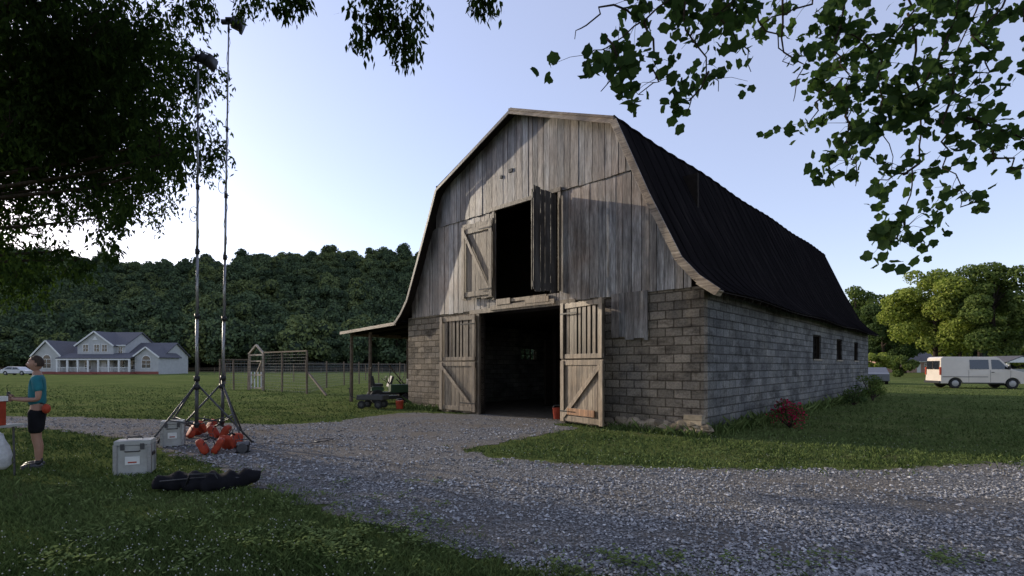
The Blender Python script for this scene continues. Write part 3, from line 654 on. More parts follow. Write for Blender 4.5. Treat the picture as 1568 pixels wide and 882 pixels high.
def right_tree():
    rng=np.random.default_rng(33); e=empty('tulip_tree',(0,0,0)); mb=MB(); pts=[]
    base=np.array([7.5,-2.0,0]); fork=base+[-.2,.4,6.6]
    mb.tube([base+[0,0,-.1],base+[.05,.1,2.5],base+[-.05,.2,5],fork,fork+[-.2,0,4]],[.42,.33,.27,.22,.1],M_bark,12)
    br=[
     ([(1120,-60,6),(1040,-10,5.8),(985,30,5.6),(930,60,5.5),(893,100,5.4)],1.1),
     ([(985,30,5.6),(940,10,5.6),(895,40,5.5),(880,60,5.5)],.8),
     ([(1040,-10,5.8),(1060,50,5.8),(1085,110,5.8),(1100,140,5.8)],1.0),
     ([(985,30,5.6),(1010,80,5.6),(1000,115,5.6),(985,145,5.6)],1.1),
     ([(930,60,5.5),(945,110,5.5),(920,140,5.5)],1.2),
     ([(1085,110,5.8),(1060,150,5.8),(1050,175,5.8)],1.4),
     ([(1150,-40,6),(1165,30,6),(1195,70,6),(1215,100,6)],.6),
     ([(1150,-40,6),(1100,20,6),(1130,60,6),(1150,110,6)],.8),
     ([(1060,-40,6),(1000,0,5.9),(1080,30,5.9),(1120,10,5.9)],.9),
     ([(1195,-30,6.2),(1200,60,6.2),(1225,105,6.2),(1215,155,6.2)],.10),
     ([(1300,-60,6.5),(1290,20,6.4),(1275,70,6.3),(1290,120,6.3),(1300,160,6.2)],1.5),
     ([(1290,120,6.3),(1255,165,6.2),(1238,190,6.2)],1.6),
     ([(1300,160,6.2),(1295,200,6.2),(1310,245,6.2),(1310,285,6.2)],1.9),
     ([(1400,-60,6.3),(1390,20,6.3),(1350,80,6.3),(1340,140,6.2),(1350,200,6.2),(1365,260,6.2)],1.6),
     ([(1350,80,6.3),(1320,60,6.3),(1255,20,6.3)],1.2),
     ([(1390,20,6.3),(1400,110,6.2),(1405,180,6.2),(1408,250,6.1),(1395,300,6.1),(1380,345,6.1),(1362,372,6.1)],.35),
     ([(1408,250,6.1),(1375,270,6.1),(1345,275,6.1)],1.4),
     ([(1385,340,6.1),(1378,355,6.1),(1358,378,6.1)],3.6),
     ([(1480,-60,5.8),(1460,20,5.8),(1440,80,5.8),(1460,140,5.7),(1480,180,5.7),(1520,230,5.7)],1.4),
     ([(1440,80,5.8),(1410,120,5.8),(1385,150,5.8)],1.4),
     ([(1460,140,5.7),(1440,200,5.7),(1450,250,5.7),(1485,300,5.7)],1.3),
     ([(1480,180,5.7),(1540,205,5.7),(1590,215,5.7)],1.4),
     ([(1560,-60,5.6),(1540,0,5.6),(1500,60,5.6),(1520,110,5.6),(1490,150,5.6)],1.1),
     ([(1600,-40,5.5),(1570,10,5.5),(1590,60,5.5)],.6),
     ([(1485,300,5.7),(1490,318,5.7),(1470,290,5.7)],1.0),
     ([(1260,-50,6.5),(1240,10,6.4),(1185,25,6.4),(1150,60,6.4)],.8),
     ([(1520,230,5.7),(1545,260,5.7),(1600,250,5.7)],1.1),
     ([(1500,-50,7.2),(1380,60,7.2),(1330,120,7.2),(1280,150,7.2)],1.0),
     ([(1540,-50,7.2),(1480,40,7.2),(1430,150,7.2)],1.0),
    ]
    for pl,dn in br:
        q=[Q(*p) for p in pl]
        pp=[]
        for i in range(len(q)-1):
            for s in (0,.33,.66): pp.append(q[i]*(1-s)+q[i+1]*s+rng.normal(0,.035,3)*(1 if i or s else 0))
        pp.append(q[-1]); n=len(pp); mb.tube(pp,[.012*(1-i/n)+.003 for i in range(n)],M_bark,5)
        for i in range(len(pp)-1):
            ln=np.linalg.norm(pp[i+1]-pp[i]); k=int(rng.poisson(max(.0,ln*7.5*dn)))
            for _ in range(k):
                s=rng.random(); p0=pp[i]*(1-s)+pp[i+1]*s; off=rng.normal(0,.17,3)*[1,1,.75]; c=p0+off
                mb.tube([p0,p0+off*.5+[0,0,.03],c],[.004,.003,.002],M_bark,3)
                for _ in range(rng.integers(3,9)): pts.append(c+rng.normal(0,.08,3))
    for pl in (br[0][0],br[6][0],br[10][0],br[13][0],br[18][0],br[22][0],br[23][0],br[27][0]):
        q=Q(*pl[0]); mb.tube([fork,(fork+q)/2+[0,0,.9],q+[0,0,.0]],[.13,.06,.012],M_bark,6)
    V,FC,K=leaves(rng,np.array(pts),.122,TM,FM,.6,.8)
    t=np.repeat(np.clip(rng.normal(.45,.25,len(pts)),0,1),K)
    fast_mesh('hanging_leaves',V,FC,[M_nr],tint=t,parent=e)
    n=16000; C=[];R=[]
    for _ in range(46):
        c=np.array([rng.uniform(-2,14),rng.uniform(-9,4),rng.uniform(7.5,13)]); C.append(c); R.append(rng.uniform(.9,1.7))
    V,FC,t=crown_cards(rng,C,R,n,.24); fast_mesh('crown',V,FC,[M_nr],tint=t,parent=e)
    mb.build('trunk',e,smooth=True)
right_tree()

# ------------------------------------------------------------ shrubs
def bush(name,loc,r,h,n,size,mat,seed,flower=None,ff=.35):
    rng=np.random.default_rng(seed); e=empty(name,loc); C=[(rng.uniform(-r,r)*.6,rng.uniform(-r,r)*.6,rng.uniform(.2,.85)*h) for _ in range(14)]; R=[r*.36]*14
    V,FC,t=crown_cards(rng,C,R,n,size); fast_mesh('leaves',V,FC,[mat],tint=t,parent=e)
    if flower:
        V,FC,t=crown_cards(rng,C,[x*1.1 for x in R],int(n*ff),size*1.2); fast_mesh('blooms',V,FC,[flower],tint=t,parent=e)
    mb=MB()
    for c in C: mb.tube([(0,0,0),(c[0]*.6,c[1]*.6,c[2]*.6),c],[.02,.012,.005],M_bark,4)
    mb.build('stems',e)
M_bloom=leafmat('azalea_blooms',(.22,.01,.04),(.45,.03,.10),.2)
bush('azalea_bush',P(1210,655),.5,.72,700,.055,M_dg,71,M_bloom,.7)
bush('barn_side_shrub',B(LW+.8,13.0),.45,.8,600,.08,M_dg,73)
bush('barn_side_shrub',B(LW+1.0,16.5),.6,1.2,800,.08,M_mg,74)
bush('barn_side_shrub',B(LW+.7,19.5),.5,.9,700,.08,M_mg,75)

# ------------------------------------------------------------ light stands
def mast(name,loc,H_,legs,lean,headrot,loopz):
    e=empty(name,loc); mb=MB(); lx=lean
    secs=[(1.35,.034),(2.6,.030),(3.9,.026),(5.2,.022),(6.6,.018),(H_,.015)]; z0=.35
    f=lambda z:(lx*z/H_,0,z)
    for z,r in secs:
        z=min(z,H_); mb.tube([f(z0),f(z)],r,M_steel if r<.031 else M_darksteel,8); mb.tube([f(z-.06),f(z+.04)],r*1.6,M_black,8)
        mb.tube([f(z-.01),(f(z)[0]+.07,-.02,z-.01)],.010,M_black,5)
        if z>=H_: break
        z0=z-.05
    mb.tube([(0,0,1.12),(0,0,1.22)],.055,M_black,10); mb.tube([(0,0,.38),(0,0,.46)],.05,M_black,10)
    for a in legs:
        ca,sa=math.cos(a),math.sin(a); ft=(1.0*ca,1.0*sa,.015)
        mb.tube([(.03*ca,.03*sa,1.2),ft],.019,M_darksteel,7); mb.tube([(.03*ca,.03*sa,.42),(.56*ca,.56*sa,.56)],.013,M_darksteel,6)
        mb.ball(ft,.035,M_rubber,1,8,5)
    x,y,z=f(H_)
    R=Matrix.Rotation(headrot,3,'Z')@Matrix.Rotation(.35,3,'Y')
    mb.tube([(x,y,z-.05),(x,y,z+.14)],.022,M_black,6)
    mb.box((x+.02,y,z+.2),(.12,.12,.05),M_black); mb.box(Vector((x+.15,y,z+.13)),(.16,.18,.18),M_black,R); mb.box(Vector((x+.27,y,z+.08)),(.05,.26,.24),M_black,R); mb.box((x-.09,y,z+.16),(.12,.06,.08),M_black)
    th=np.linspace(0,6.6,22); mb.tube([(f(loopz)[0]-.09+.10*math.cos(t)*.9,.02,loopz+.15*math.sin(t)) for t in th],.006,M_darksteel,4)
    mb.tube([(f(z)[0]+.032*math.cos(z*9),.032*math.sin(z*9),z) for z in np.arange(.5,H_,.12)],.005,M_darksteel,4)
    mb.build('stand',e,smooth=True)
pl=P(301,682); pr=P(340,676)
mast('light_stand',pl,7.60,[math.radians(a) for a in (165,245,20)],.03,0,4.65)
mast('light_stand',pr,8.70,[math.radians(a) for a in (-38,95,215)],.14,.3,5.4)
def sandbag(loc,rz_,seed,hz=0,tilt=0):
    e=empty('sandbag',(loc[0],loc[1],hz),rz_); mb=MB(); random.seed(seed)
    for s in (-1,1):
        R=Matrix.Rotation(s*(.5+tilt),3,'Y')@Matrix.Rotation(random.uniform(-.2,.2),3,'X')
        mb.ball((s*.12,0,.15),.15,M_red,random.uniform(.7,1.1),18,12,(.42,.82,1.0),.035,.55,R)
        mb.tube([(s*.06,-.1,.27),(s*.10,-.11,.15),(s*.14,-.1,.05)],.008,M_black,4)
    mb.tube([(-.09,0,.27),(0,0,.31),(.09,0,.27)],.022,M_black,6); mb.tube([(-.05,0,.29),(-.04,0,.37),(.04,0,.37),(.05,0,.29)],.009,M_black,5)
    mb.build('bag',e,smooth=True)
for i,(px,py,r,hz) in enumerate([(322,696,.4,0),(354,688,1.4,0),(336,676,.1,.05),(285,672,.9,0),(302,666,2,0),(268,662,.3,0),(316,668,1.1,.08)]): sandbag(P(px,py),r,80+i,hz)
random.seed(99)
cb=MB(); pts=[];c0=P(497,678)
for i in range(60): t=i/59*6.9; pts.append((c0[0]+.17*math.cos(t),c0[1]+.3*math.sin(t),.03+.001*i))
cb.tube(pts,.007,M_black,5)
c1=P(345,690); pts=[(c1[0]+ (c0[0]-c1[0])*s+.12*math.sin(s*9),c1[1]+(c0[1]-c1[1])*s+.1*math.sin(s*14+1),.03) for s in np.linspace(0,1,30)]
cb.tube(pts,.006,M_black,5); cb.build('power_cable')
sl=empty('work_light',P(372,693),.4); mb=MB(); mb.box((0,0,.1),(.2,.16,.16),M_black,Matrix.Rotation(.3,3,'X')); mb.tube([(0,-.08,.1),(0,-.14,.1)],[.07,.09],M_darksteel,12); mb.box((0,.02,.02),(.24,.14,.03),M_black); mb.tube([(-.1,0,.1),(-.12,0,.24),(.12,0,.24),(.1,0,.1)],.01,M_black,5); mb.build('body',sl,bevel=.006)
def case(loc,rz_,w_,d_,h_):
    e=empty('equipment_case',loc,rz_); mb=MB(); mb.box((0,0,h_*.42+.02),(w_,d_,h_*.84),M_cooler); mb.box((0,0,h_*.92+.02),(w_+.02,d_+.02,h_*.13),M_cooler)
    for x in (-w_/2,w_/2):
        for y in (-d_/2,d_/2): mb.box((x*.97,y*.97,h_*.45+.02),(.05,.05,h_*.86),M_steel)
    for x in (-.28*w_,.28*w_): mb.box((x,-d_/2-.012,h_*.85),(.05,.02,.09),M_darksteel)
    mb.box((0,-d_/2-.006,h_*.45),(w_*.42,.012,h_*.24),M_white); mb.box((0,-d_/2-.012,h_*.40),(w_*.25,.01,h_*.04),M_red); mb.tube([(-.09,-d_/2,h_*.72),(-.08,-d_/2-.04,h_*.72),(.08,-d_/2-.04,h_*.72),(.09,-d_/2,h_*.72)],.009,M_black,5)
    mb.box((w_/2+.012,0,h_*.6),(.02,.16,.05),M_black); mb.tube([(-.1,0,h_+.02),(-.08,0,h_+.05),(.08,0,h_+.05),(.1,0,h_+.02)],.01,M_black,5)
    mb.build('body',e,bevel=.01)
case(P(207,726),.42,.42,.28,.50); case(P(265,683),.5,.36,.26,.5)
bg_=empty('black_duffel_bag',P(318,750),math.radians(12)); mb=MB(); pts=[];rs=[]
n=26
for i in range(n):
    s=i/(n-1); r=.14*(math.sin(math.pi*min(1,max(0,s*.94+.03)))**.35)*(1+.12*math.sin(s*37)+.08*math.sin(s*61)); pts.append((-.62+1.24*s,.03*math.sin(s*7),.11+.015*math.sin(s*9)+(.04 if s>.85 else 0))); rs.append(max(.02,r))
mb.tube(pts,rs,M_navy,14)
mb.v=[(x,y*1.25,max(.008,z*.95+.016*math.sin(x*31+y*20))) for x,y,z in mb.v]
mb.tube([(-.2,-.14,.08),(-.14,-.18,.24),(.14,-.18,.24),(.2,-.14,.08)],.014,M_black,6); mb.tube([(-.5,-.12,.16),(0,-.13,.19),(.5,-.12,.16)],.008,M_darksteel,4)
mb.build('bag',bg_,smooth=True)
tb=empty('folding_table',(-7.85,7.0,0)); mb=MB(); mb.box((0,0,.74),(1.35,.75,.035),M_cooler)
for x in (-.6,.6):
    for y in (-.3,.3): mb.tube([(x,y,0),(x*.97,y,.73)],.014,M_darksteel,7)
    mb.tube([(x,-.3,.2),(x,.3,.2)],.01,M_darksteel,6)
mb.build('table',tb,bevel=.005)
rc=empty('red_cooler',(-7.38,6.95,.76)); mb=MB(); mb.box((0,0,.17),(.42,.3,.34),M_red); mb.box((0,0,.375),(.45,.33,.07),M_white); mb.tube([(-.2,-.16,.3),(-.2,-.2,.2),(.2,-.2,.2),(.2,-.16,.3)],.01,M_white,5); mb.build('body',rc,bevel=.02)
pb=empty('plastic_bag',(-6.93,6.80,.20)); mb=MB(); mb.tube([(0,0,0),(.01,0,.05),(0,0,.18),(.01,0,.30),(0,0,.40),(0,0,.48)],[.04,.085,.095,.07,.035,.015],M_plasticbag,24)
mb.v=[(x*(1+.16*math.sin(math.atan2(y,x)*7+z*14)),y*(1+.16*math.sin(math.atan2(y,x)*7+z*14)),z) for x,y,z in mb.v]
mb.tube([(-.02,0,.46),(-.14,0,.53),(-.24,.05,.56)],.007,M_plasticbag,5); mb.tube([(.02,0,.46),(-.08,0,.54),(-.24,.05,.57)],.007,M_plasticbag,5)
mb.build('bag',pb,smooth=True)

# ------------------------------------------------------------ person
def person():
    loc=P(57,716); e=empty('standing_man',(loc[0],loc[1],0),math.radians(-52))
    J=[((0,0,.93),(.13,.10)),((0,0,1.08),(.12,.09)),((0,.0,1.25),(.145,.10)),((0,.01,1.40),(.10,.075)),((0,.005,1.47),(.055,.055)),((0,-.015,1.54),(.05,.052))]
    E=[(0,1),(1,2),(2,3),(3,4),(4,5)]
    for s in (-1,1):
        b=len(J)
        J+=[((s*.085,0,.86),(.09,.09)),((s*.10,-.01,.66),(.075,.078)),((s*.105,-.01,.48),(.054,.056)),((s*.11,.02,.33),(.052,.055)),((s*.115,.02,.12),(.034,.036)),((s*.12,.01,.06),(.036,.04))]
        E+=[(0,b),(b,b+1),(b+1,b+2),(b+2,b+3),(b+3,b+4),(b+4,b+5)]
        a=len(J)
        J+=[((s*.16,.01,1.405),(.055,.05)),((s*.20,.01,1.36),(.05,.05)),((s*.235,.04,1.20),(.043,.043)),((s*.245,.03,1.08),(.038,.038)),((s*.18,-.12,1.075),(.034,.034)),((s*.10,-.25,1.09),(.023,.026)),((s*.085,-.29,1.10),(.032,.017))]
        E+=[(3,a)]+[(a+i,a+i+1) for i in range(6)]
    skin('body',J,E,M_skin,e)
    for s in (-1,1):
        for k in range(4):
            z=1.125-.022*k; ln=[.07,.078,.072,.055][k]; x0=s*.085
            skin('finger_%d'%k,[((x0,-.28,z),.0095),((x0-s*.005,-.28-ln*.5,z),.009),((x0-s*.03,-.28-ln*.85,z-.003),.008),((x0-s*.05,-.28-ln*.8,z-.004),.007)],[(0,1),(1,2),(2,3)],M_skin,e,1)
        skin('thumb',[((s*.09,-.27,1.12),.012),((s*.075,-.29,1.15),.011),((s*.05,-.315,1.158),.009)],[(0,1),(1,2)],M_skin,e,1)
    mb=MB(); mb.box((0,-.315,1.10),(.16,.055,.10),M_black); mb.box((0,-.32,1.175),(.12,.03,.05),M_darksteel); mb.tube([(.05,-.315,1.15),(.08,-.33,1.27)],.005,M_black,5); mb.box((0,-.346,1.10),(.09,.006,.06),M_glass)
    mb.build('remote_controller',e,bevel=.006)
    S=[((0,0,.95),(.165,.125)),((0,0,1.08),(.15,.115)),((0,0,1.25),(.168,.118)),((0,.01,1.39),(.125,.09)),((0,.01,1.455),(.07,.066))]
    SE_=[(0,1),(1,2),(2,3),(3,4)]
    for s in (-1,1):
        a=len(S); S+=[((s*.165,.01,1.40),(.07,.062)),((s*.21,.015,1.34),(.068,.066)),((s*.238,.038,1.19),(.066,.064))]; SE_+=[(3,a),(a,a+1),(a+1,a+2)]
    skin('t_shirt',S,SE_,M_teal,e)
    S=[((0,0,.97),(.15,.115)),((0,0,.88),(.14,.115))]; SE_=[(0,1)]
    for s in (-1,1):
        a=len(S); S+=[((s*.09,0,.80),(.105,.105)),((s*.105,-.01,.64),(.095,.098)),((s*.108,-.01,.53),(.092,.096))]; SE_+=[(1,a),(a,a+1),(a+1,a+2)]
    skin('shorts',S,SE_,M_navy,e)
    hb=MB(); nu,nv=28,20; vs=[];fs=[]
    for j in range(nv+1):
        ph=math.pi*j/nv; z=math.cos(ph)
        for i in range(nu):
            th=2*math.pi*i/nu; x=math.sin(ph)*math.cos(th); y=math.sin(ph)*math.sin(th)
            w_=.072*(1 if z>-.1 else 1-.33*(-z-.1)); dd=.092*(1 if z>-.1 else 1-.18*(-z-.1))
            X_=x*w_; Y_=y*dd; Z_=z*.118
            if y<-.3:
                fx=abs(x)
                Y_-= .022*math.exp(-(fx/.16)**2-((z+.12)/.22)**2)
                Y_+= .010*math.exp(-((fx-.42)/.2)**2-((z-.08)/.12)**2)
                Y_-= .005*math.exp(-(fx/.3)**2-((z+.48)/.07)**2); Y_-=.008*math.exp(-(fx/.35)**2-((z+.85)/.15)**2)
            vs.append((X_,Y_,Z_+1.632))
    for j in range(nv):
        for i in range(nu): fs.append((j*nu+i,j*nu+(i+1)%nu,(j+1)*nu+(i+1)%nu,(j+1)*nu+i))
    hb.add([(x,y-.02,z) for x,y,z in vs],fs,M_skin)
    for s in (-1,1):
        hb.ball((s*.074,-.01,1.625),.03,M_skin,1,8,6,(.3,.6,1)); hb.ball((s*.029,-.097,1.642),.011,M_white,1,8,6); hb.ball((s*.029,-.106,1.642),.005,M_black,1,6,5)
        hb.box((s*.03,-.106,1.664),(.03,.008,.006),M_hair)
    hb.box((0,-.112,1.578),(.042,.006,.007),M_red)
    hb.build('head',e,smooth=True)
    hr=MB(); vs=[]
    for j in range(13):
        ph=math.pi*.62*j/12
        for i in range(28):
            th=2*math.pi*i/28; x=math.sin(ph)*math.cos(th); y=math.sin(ph)*math.sin(th); z=math.cos(ph)
            if y<-.1 : z=max(z,.42)
            r=1+random.uniform(-.02,.03); vs.append((x*.080*r,y*.100*r-.015+(.012 if y<0 else 0),z*.126*r+1.636))
    fs=[(j*28+i,j*28+(i+1)%28,(j+1)*28+(i+1)%28,(j+1)*28+i) for j in range(12) for i in range(28)]
    hr.add(vs,fs,M_hair); hr.build('hair',e,smooth=True)
    sh=MB()
    for s in (-1,1):
        sh.ball((s*.12,-.045,.045),.1,M_darksteel,1,12,8,(.5,1.35,.52)); sh.box((s*.12,-.045,.014),(.1,.27,.026),M_darksteel); sh.tube([(s*.116,.015,.06),(s*.115,.02,.13)],[.045,.04],M_black,10)
    sh.build('shoes',e,smooth=True)
    po=MB(); po.ball((.17,.12,.93),.07,M_red,1,10,7,(.8,.8,1.1)); po.tube([(.17,.1,1.0),(.13,.05,1.02)],.01,M_black,5); po.build('hip_pouch',e,smooth=True)
person()

# ------------------------------------------------------------ vehicles
def arc(cx,r,z0,n=10): return [(cx+r*math.cos(math.pi*(1-i/n)),z0+r*math.sin(math.pi*(1-i/n))) for i in range(n+1)]
def vehicle(name,loc,rz_,top,low,wheels,wr,halfw,windows,mat,belt,tumble):
    e=empty(name,loc,rz_); mb=MB()
    bot=[]
    for cx in wheels: bot+=arc(cx,wr*1.18,wr*.95)
    poly_=[low[0]]+bot+[low[1]]+top
    def hw(z): return halfw-(max(0,z-belt)*tumble)
    n=len(poly_); vs=[(x,-hw(z),z) for x,z in poly_]+[(x,hw(z),z) for x,z in poly_]
    fs=[tuple(range(n)),tuple(range(2*n-1,n-1,-1))]+[(i,(i+1)%n,n+(i+1)%n,n+i) for i in range(n)]
    mb.add(vs,fs,mat); mb.build('body',e,bevel=.03)
    wb=MB()
    for pw in windows:
        for s in (-1,1):
            vs=[(x,s*(hw(z)+.008),z) for x,z in pw]; m_=len(pw); vs+=[(x,s*(hw(z)-.02),z) for x,z in pw]
            wb.add(vs,[tuple(range(m_))]+[(i,(i+1)%m_,m_+(i+1)%m_,m_+i) for i in range(m_)],M_glass)
    wb.build('side_windows',e)
    wh=MB()
    for cx in wheels:
        for s in (-1,1):
            y=s*(halfw-.13); wh.tube([(cx,y-.11,wr),(cx,y-.09,wr),(cx,y+.09,wr),(cx,y+.11,wr)],[wr*.93,wr,wr,wr*.93],M_rubber,24)
            wh.tube([(cx,y+s*.10,wr),(cx,y+s*.116,wr),(cx,y+s*.125,wr)],[wr*.6,wr*.58,wr*.2],M_steel,16)
        wh.bx(cx-wr*1.1,cx+wr*1.1,-halfw+.25,halfw-.25,wr*.6,wr*2.0,M_black)
    wh.build('wheels',e)
    return e,hw
top=[(2.62,.62),(2.62,.98),(2.54,1.10),(1.82,1.30),(1.70,1.36),(1.0,2.14),(.8,2.22),(-2.30,2.24),(-2.44,2.14),(-2.5,.6)]
wins=[[(1.50,1.36),(.98,2.0),(.52,2.02),(.52,1.36)],[(-.75,1.36),(-.75,2.02),(.36,2.02),(.36,1.36)]]
van,hw=vehicle('white_van',(33.1,35.9,0),math.radians(-14),top,[(-2.5,.34),(2.6,.34)],[-1.62,1.72],.36,.98,wins,M_vanpaint,1.25,.13)
mb=MB()
mb.add([(1.72,-.80,1.39),(1.72,.80,1.39),(1.06,.72,2.10),(1.06,-.72,2.10)],[(0,1,2,3)],M_glass)
mb.v=[(x+.02,y,z+.015) for x,y,z in mb.v]
mb.bx(2.56,2.70,-.95,.95,.36,.56,M_darksteel); mb.bx(-2.6,-2.47,-.95,.95,.36,.52,M_darksteel)
for s in (-1,1):
    mb.bx(2.56,2.64,s*.6,s*.93,.72,.92,M_steel); mb.bx(-2.53,-2.45,s*.85,s*.97,.95,1.5,M_red)
    mb.box((1.45,s*1.1,1.46),(.09,.16,.24),M_black)
    for x in (.44,-.83,1.6): mb.bx(x-.006,x+.006,s*.982,s*.986,.45,1.28,M_black)
    mb.bx(-2.4,.3,s*.981,s*.988,.80,.84,M_darksteel); mb.bx(.5,.66,s*.983,s*1.0,1.12,1.16,M_black)
mb.bx(2.61,2.65,-.5,.5,.66,.92,M_black)
mb.bx(-2.52,-2.47,-.75,-.06,1.35,1.95,M_glass); mb.bx(-2.52,-2.47,.06,.75,1.35,1.95,M_glass)
mb.bx(-1.2,1.25,-.984,-.9,.34,.42,M_black)
mb.build('trim',van)
ctop=[(2.2,.55),(2.2,.75),(1.2,.92),(.55,1.40),(-1.1,1.45),(-1.9,1.0),(-2.25,.9),(-2.25,.45)]
cw=[[(1.0,.95),(.5,1.34),(-.2,1.36),(-.2,.95)],[(-.28,.95),(-.28,1.36),(-1.05,1.36),(-1.6,.98)]]
M_carwhite=simple('car_white',(.55,.55,.56),.3,bmp=.02,var=.05); M_cargrey=simple('car_grey',(.12,.13,.15),.3,bmp=.02,var=.1)
vehicle('parked_car',T(28,86),0,ctop,[(-2.25,.28),(2.2,.28)],[-1.4,1.4],.33,.88,cw,M_carwhite,.9,.2)
vehicle('parked_car',T(1338,45),math.radians(60),ctop,[(-2.25,.28),(2.2,.28)],[-1.4,1.4],.33,.88,cw,M_cargrey,.9,.2)

def wheel(mb,c,r,w_,ax='y'):
    x,y,z=c; mb.tube([(x,y-w_/2,z),(x,y-w_*.4,z),(x,y+w_*.4,z),(x,y+w_/2,z)],[r*.88,r,r,r*.88],M_rubber,18); mb.tube([(x,y-w_*.52,z),(x,y+w_*.52,z)],r*.5,M_darksteel,12)
mw=empty('lawn_tractor',P(594,617),math.radians(25)); mb=MB()
mb.box((.45,0,.62),(.75,.5,.34),M_green); mb.box((.84,0,.55),(.06,.42,.3),M_black); mb.box((-.1,0,.42),(1.1,.42,.12),M_black); mb.box((-.5,0,.62),(.5,.85,.16),M_green); mb.box((-.45,0,.78),(.42,.44,.12),M_black); mb.box((-.66,0,.98),(.1,.44,.38),M_black,Matrix.Rotation(-.2,3,'Y'))
mb.tube([(.1,0,.75),(-.08,0,1.05)],.02,M_black,6); th=np.linspace(0,6.28,17); mb.tube([(-.1+.06*math.cos(t),.18*math.sin(t),1.07+.16*math.cos(t)*.5) for t in th],.014,M_black,5)
for s in (-1,1): wheel(mb,(-.52,s*.42,.30),.30,.22); wheel(mb,(.68,s*.38,.2),.2,.16); mb.ball((.86,s*.14,.62),.05,M_steel,1,8,6)
mb.box((.08,0,.25),(.8,1.0,.12),M_black); mb.tube([(-.75,-.3,.6),(-.75,-.3,1.5),(-.75,.3,1.5),(-.75,.3,.6)],.025,M_black,6); mb.build('body',mw,bevel=.015)
ct=empty('utility_cart',P(571,625),math.radians(-8)); mb=MB(); mb.box((0,0,.34),(1.0,.6,.05),M_black)
for s in (-1,1): mb.box((0,s*.3,.42),(1.0,.03,.16),M_darksteel); mb.box((s*.5,0,.42),(.03,.6,.16),M_darksteel)
for x in(-.33,.33):
    for s in (-1,1): wheel(mb,(x,s*.27,.15),.15,.09)
mb.tube([(-.5,0,.3),(-.9,0,.45),(-.95,0,.75)],.015,M_black,6); mb.tube([(-.95,-.12,.75),(-.95,.12,.75)],.015,M_black,6)
mb.build('body',ct,bevel=.006)
def bucket(name,loc,r,h,mat):
    e=empty(name,loc); mb=MB(); mb.tube([(0,0,0),(0,0,h*.96),(0,0,h*.96),(0,0,h),(0,0,h)],[r*.8,r,r*1.06,r*1.06,r*.9],mat,18); mb.tube([(-r,0,h*.9),(-r*.7,-r*.6,h*1.25),(r*.7,-r*.6,h*1.25),(r,0,h*.9)],.008,M_steel,5); mb.build('pail',e,smooth=False)
bucket('red_bucket',P(612,626),.15,.30,M_red)
bucket('red_bucket',B(6.75,.6),.16,.34,M_red)
gc=empty('fuel_can',B(7.05,1.0)); mb=MB(); mb.box((0,0,.2),(.36,.2,.40),M_red); mb.tube([(-.1,0,.40),(-.1,0,.5),(.08,0,.5),(.08,0,.40)],.02,M_red,6); mb.tube([(.12,0,.40),(.22,0,.53)],.02,M_black,6); mb.build('body',gc,bevel=.02)
ps=empty('scrap_pile',B(-2.6,2.0),.4); mb=MB()
mb.box((0,0,.35),(1.2,.8,.7),M_darkwood); mb.box((.2,.1,.85),(.7,.6,.3),M_darksteel); mb.tube([(-.5,-.4,.2),(.6,-.5,1.5)],.03,M_darksteel,6); mb.tube([(-.2,.4,.7),(-.9,.5,1.6)],.03,M_fencewood,6); mb.box((-.9,.2,.9),(.1,.7,.5),M_darksteel,Matrix.Rotation(.3,3,'Y')); wheel(mb,(.9,-.3,.3),.3,.15)
for k in range(14): a=random.uniform(-1.1,1.3); mb.tube([(a,random.uniform(-.5,.5),random.uniform(.1,.7)),(a+random.uniform(-.7,.7),random.uniform(-.5,.5),random.uniform(.8,1.7))],random.uniform(.012,.03),random.choice([M_darksteel,M_fencewood,M_black]),5)
mb.build('pile',ps,bevel=.01)

# ------------------------------------------------------------ fences
gt=empty('garden_gate'); mb=MB(); g0=Vector(P(382,597)); g1=Vector(P(403,598))
gw=(g1-g0)
for p in (g0,g1): mb.bar(p,p+Vector((0,0,2.35)),.12,.12,M_trim,.9)
mb.bar(g0+Vector((-.05,0,2.35)),(g0+g1)/2+Vector((0,0,2.95)),.1,.12,M_trim); mb.bar(g1+Vector((.05,0,2.35)),(g0+g1)/2+Vector((0,0,2.95)),.1,.12,M_trim)
mb.bar(g0+Vector((0,0,2.3)),g1+Vector((0,0,2.3)),.1,.1,M_trim)
for z in (.15,1.0,1.9): mb.bar(g0+Vector((.08,-.03,z)),g1+Vector((-.08,-.03,z)),.04,.08,M_trim,.9)
mb.bar(g0+Vector((.1,-.05,.15)),g1+Vector((-.1,-.05,1.9)),.03,.07,M_trim,.9)
for k in range(4): q=g0+gw*((k+.6)/4.2); mb.bar(q+Vector((0,-.0,.1)),q+Vector((0,0,1.2)),.03,.1,M_white,.8)
mb.build('frame',gt)
def wirefence(name,pts,h,post_m,rail=True):
    e=empty(name); mb=MB()
    for i,p in enumerate(pts):
        p=Vector(p); mb.tube([p,p+Vector((random.uniform(-.03,.03),0,h+.03))],.055,post_m,7)
    for i in range(len(pts)-1):
        a,b=Vector(pts[i]),Vector(pts[i+1])
        if rail: mb.bar(a+Vector((0,0,h)),b+Vector((0,0,h)),.06,.08,post_m)
        z=.1
        while z<h-.05: mb.tube([a+Vector((0,0,z)),b+Vector((0,0,z))],.005,M_wire,3); z+=.18
        n=max(2,int((b-a).length/.22))
        for k in range(n): q=a.lerp(b,k/n); mb.tube([q,q+Vector((0,0,h-.05))],.004,M_wire,3)
    mb.build('posts_and_wire',e)
wirefence('garden_fence',[P(337,597),P(358,597),P(380,597)],2.0,M_fencewood)
wirefence('garden_fence',[P(404,598),P(432,600),P(470,603)],2.45,M_fencewood)
wirefence('garden_fence',[P(470,603),P(500,594),P(527,590),P(550,588),P(580,587),P(612,586),P(650,585)],1.9,M_fencewood,False)
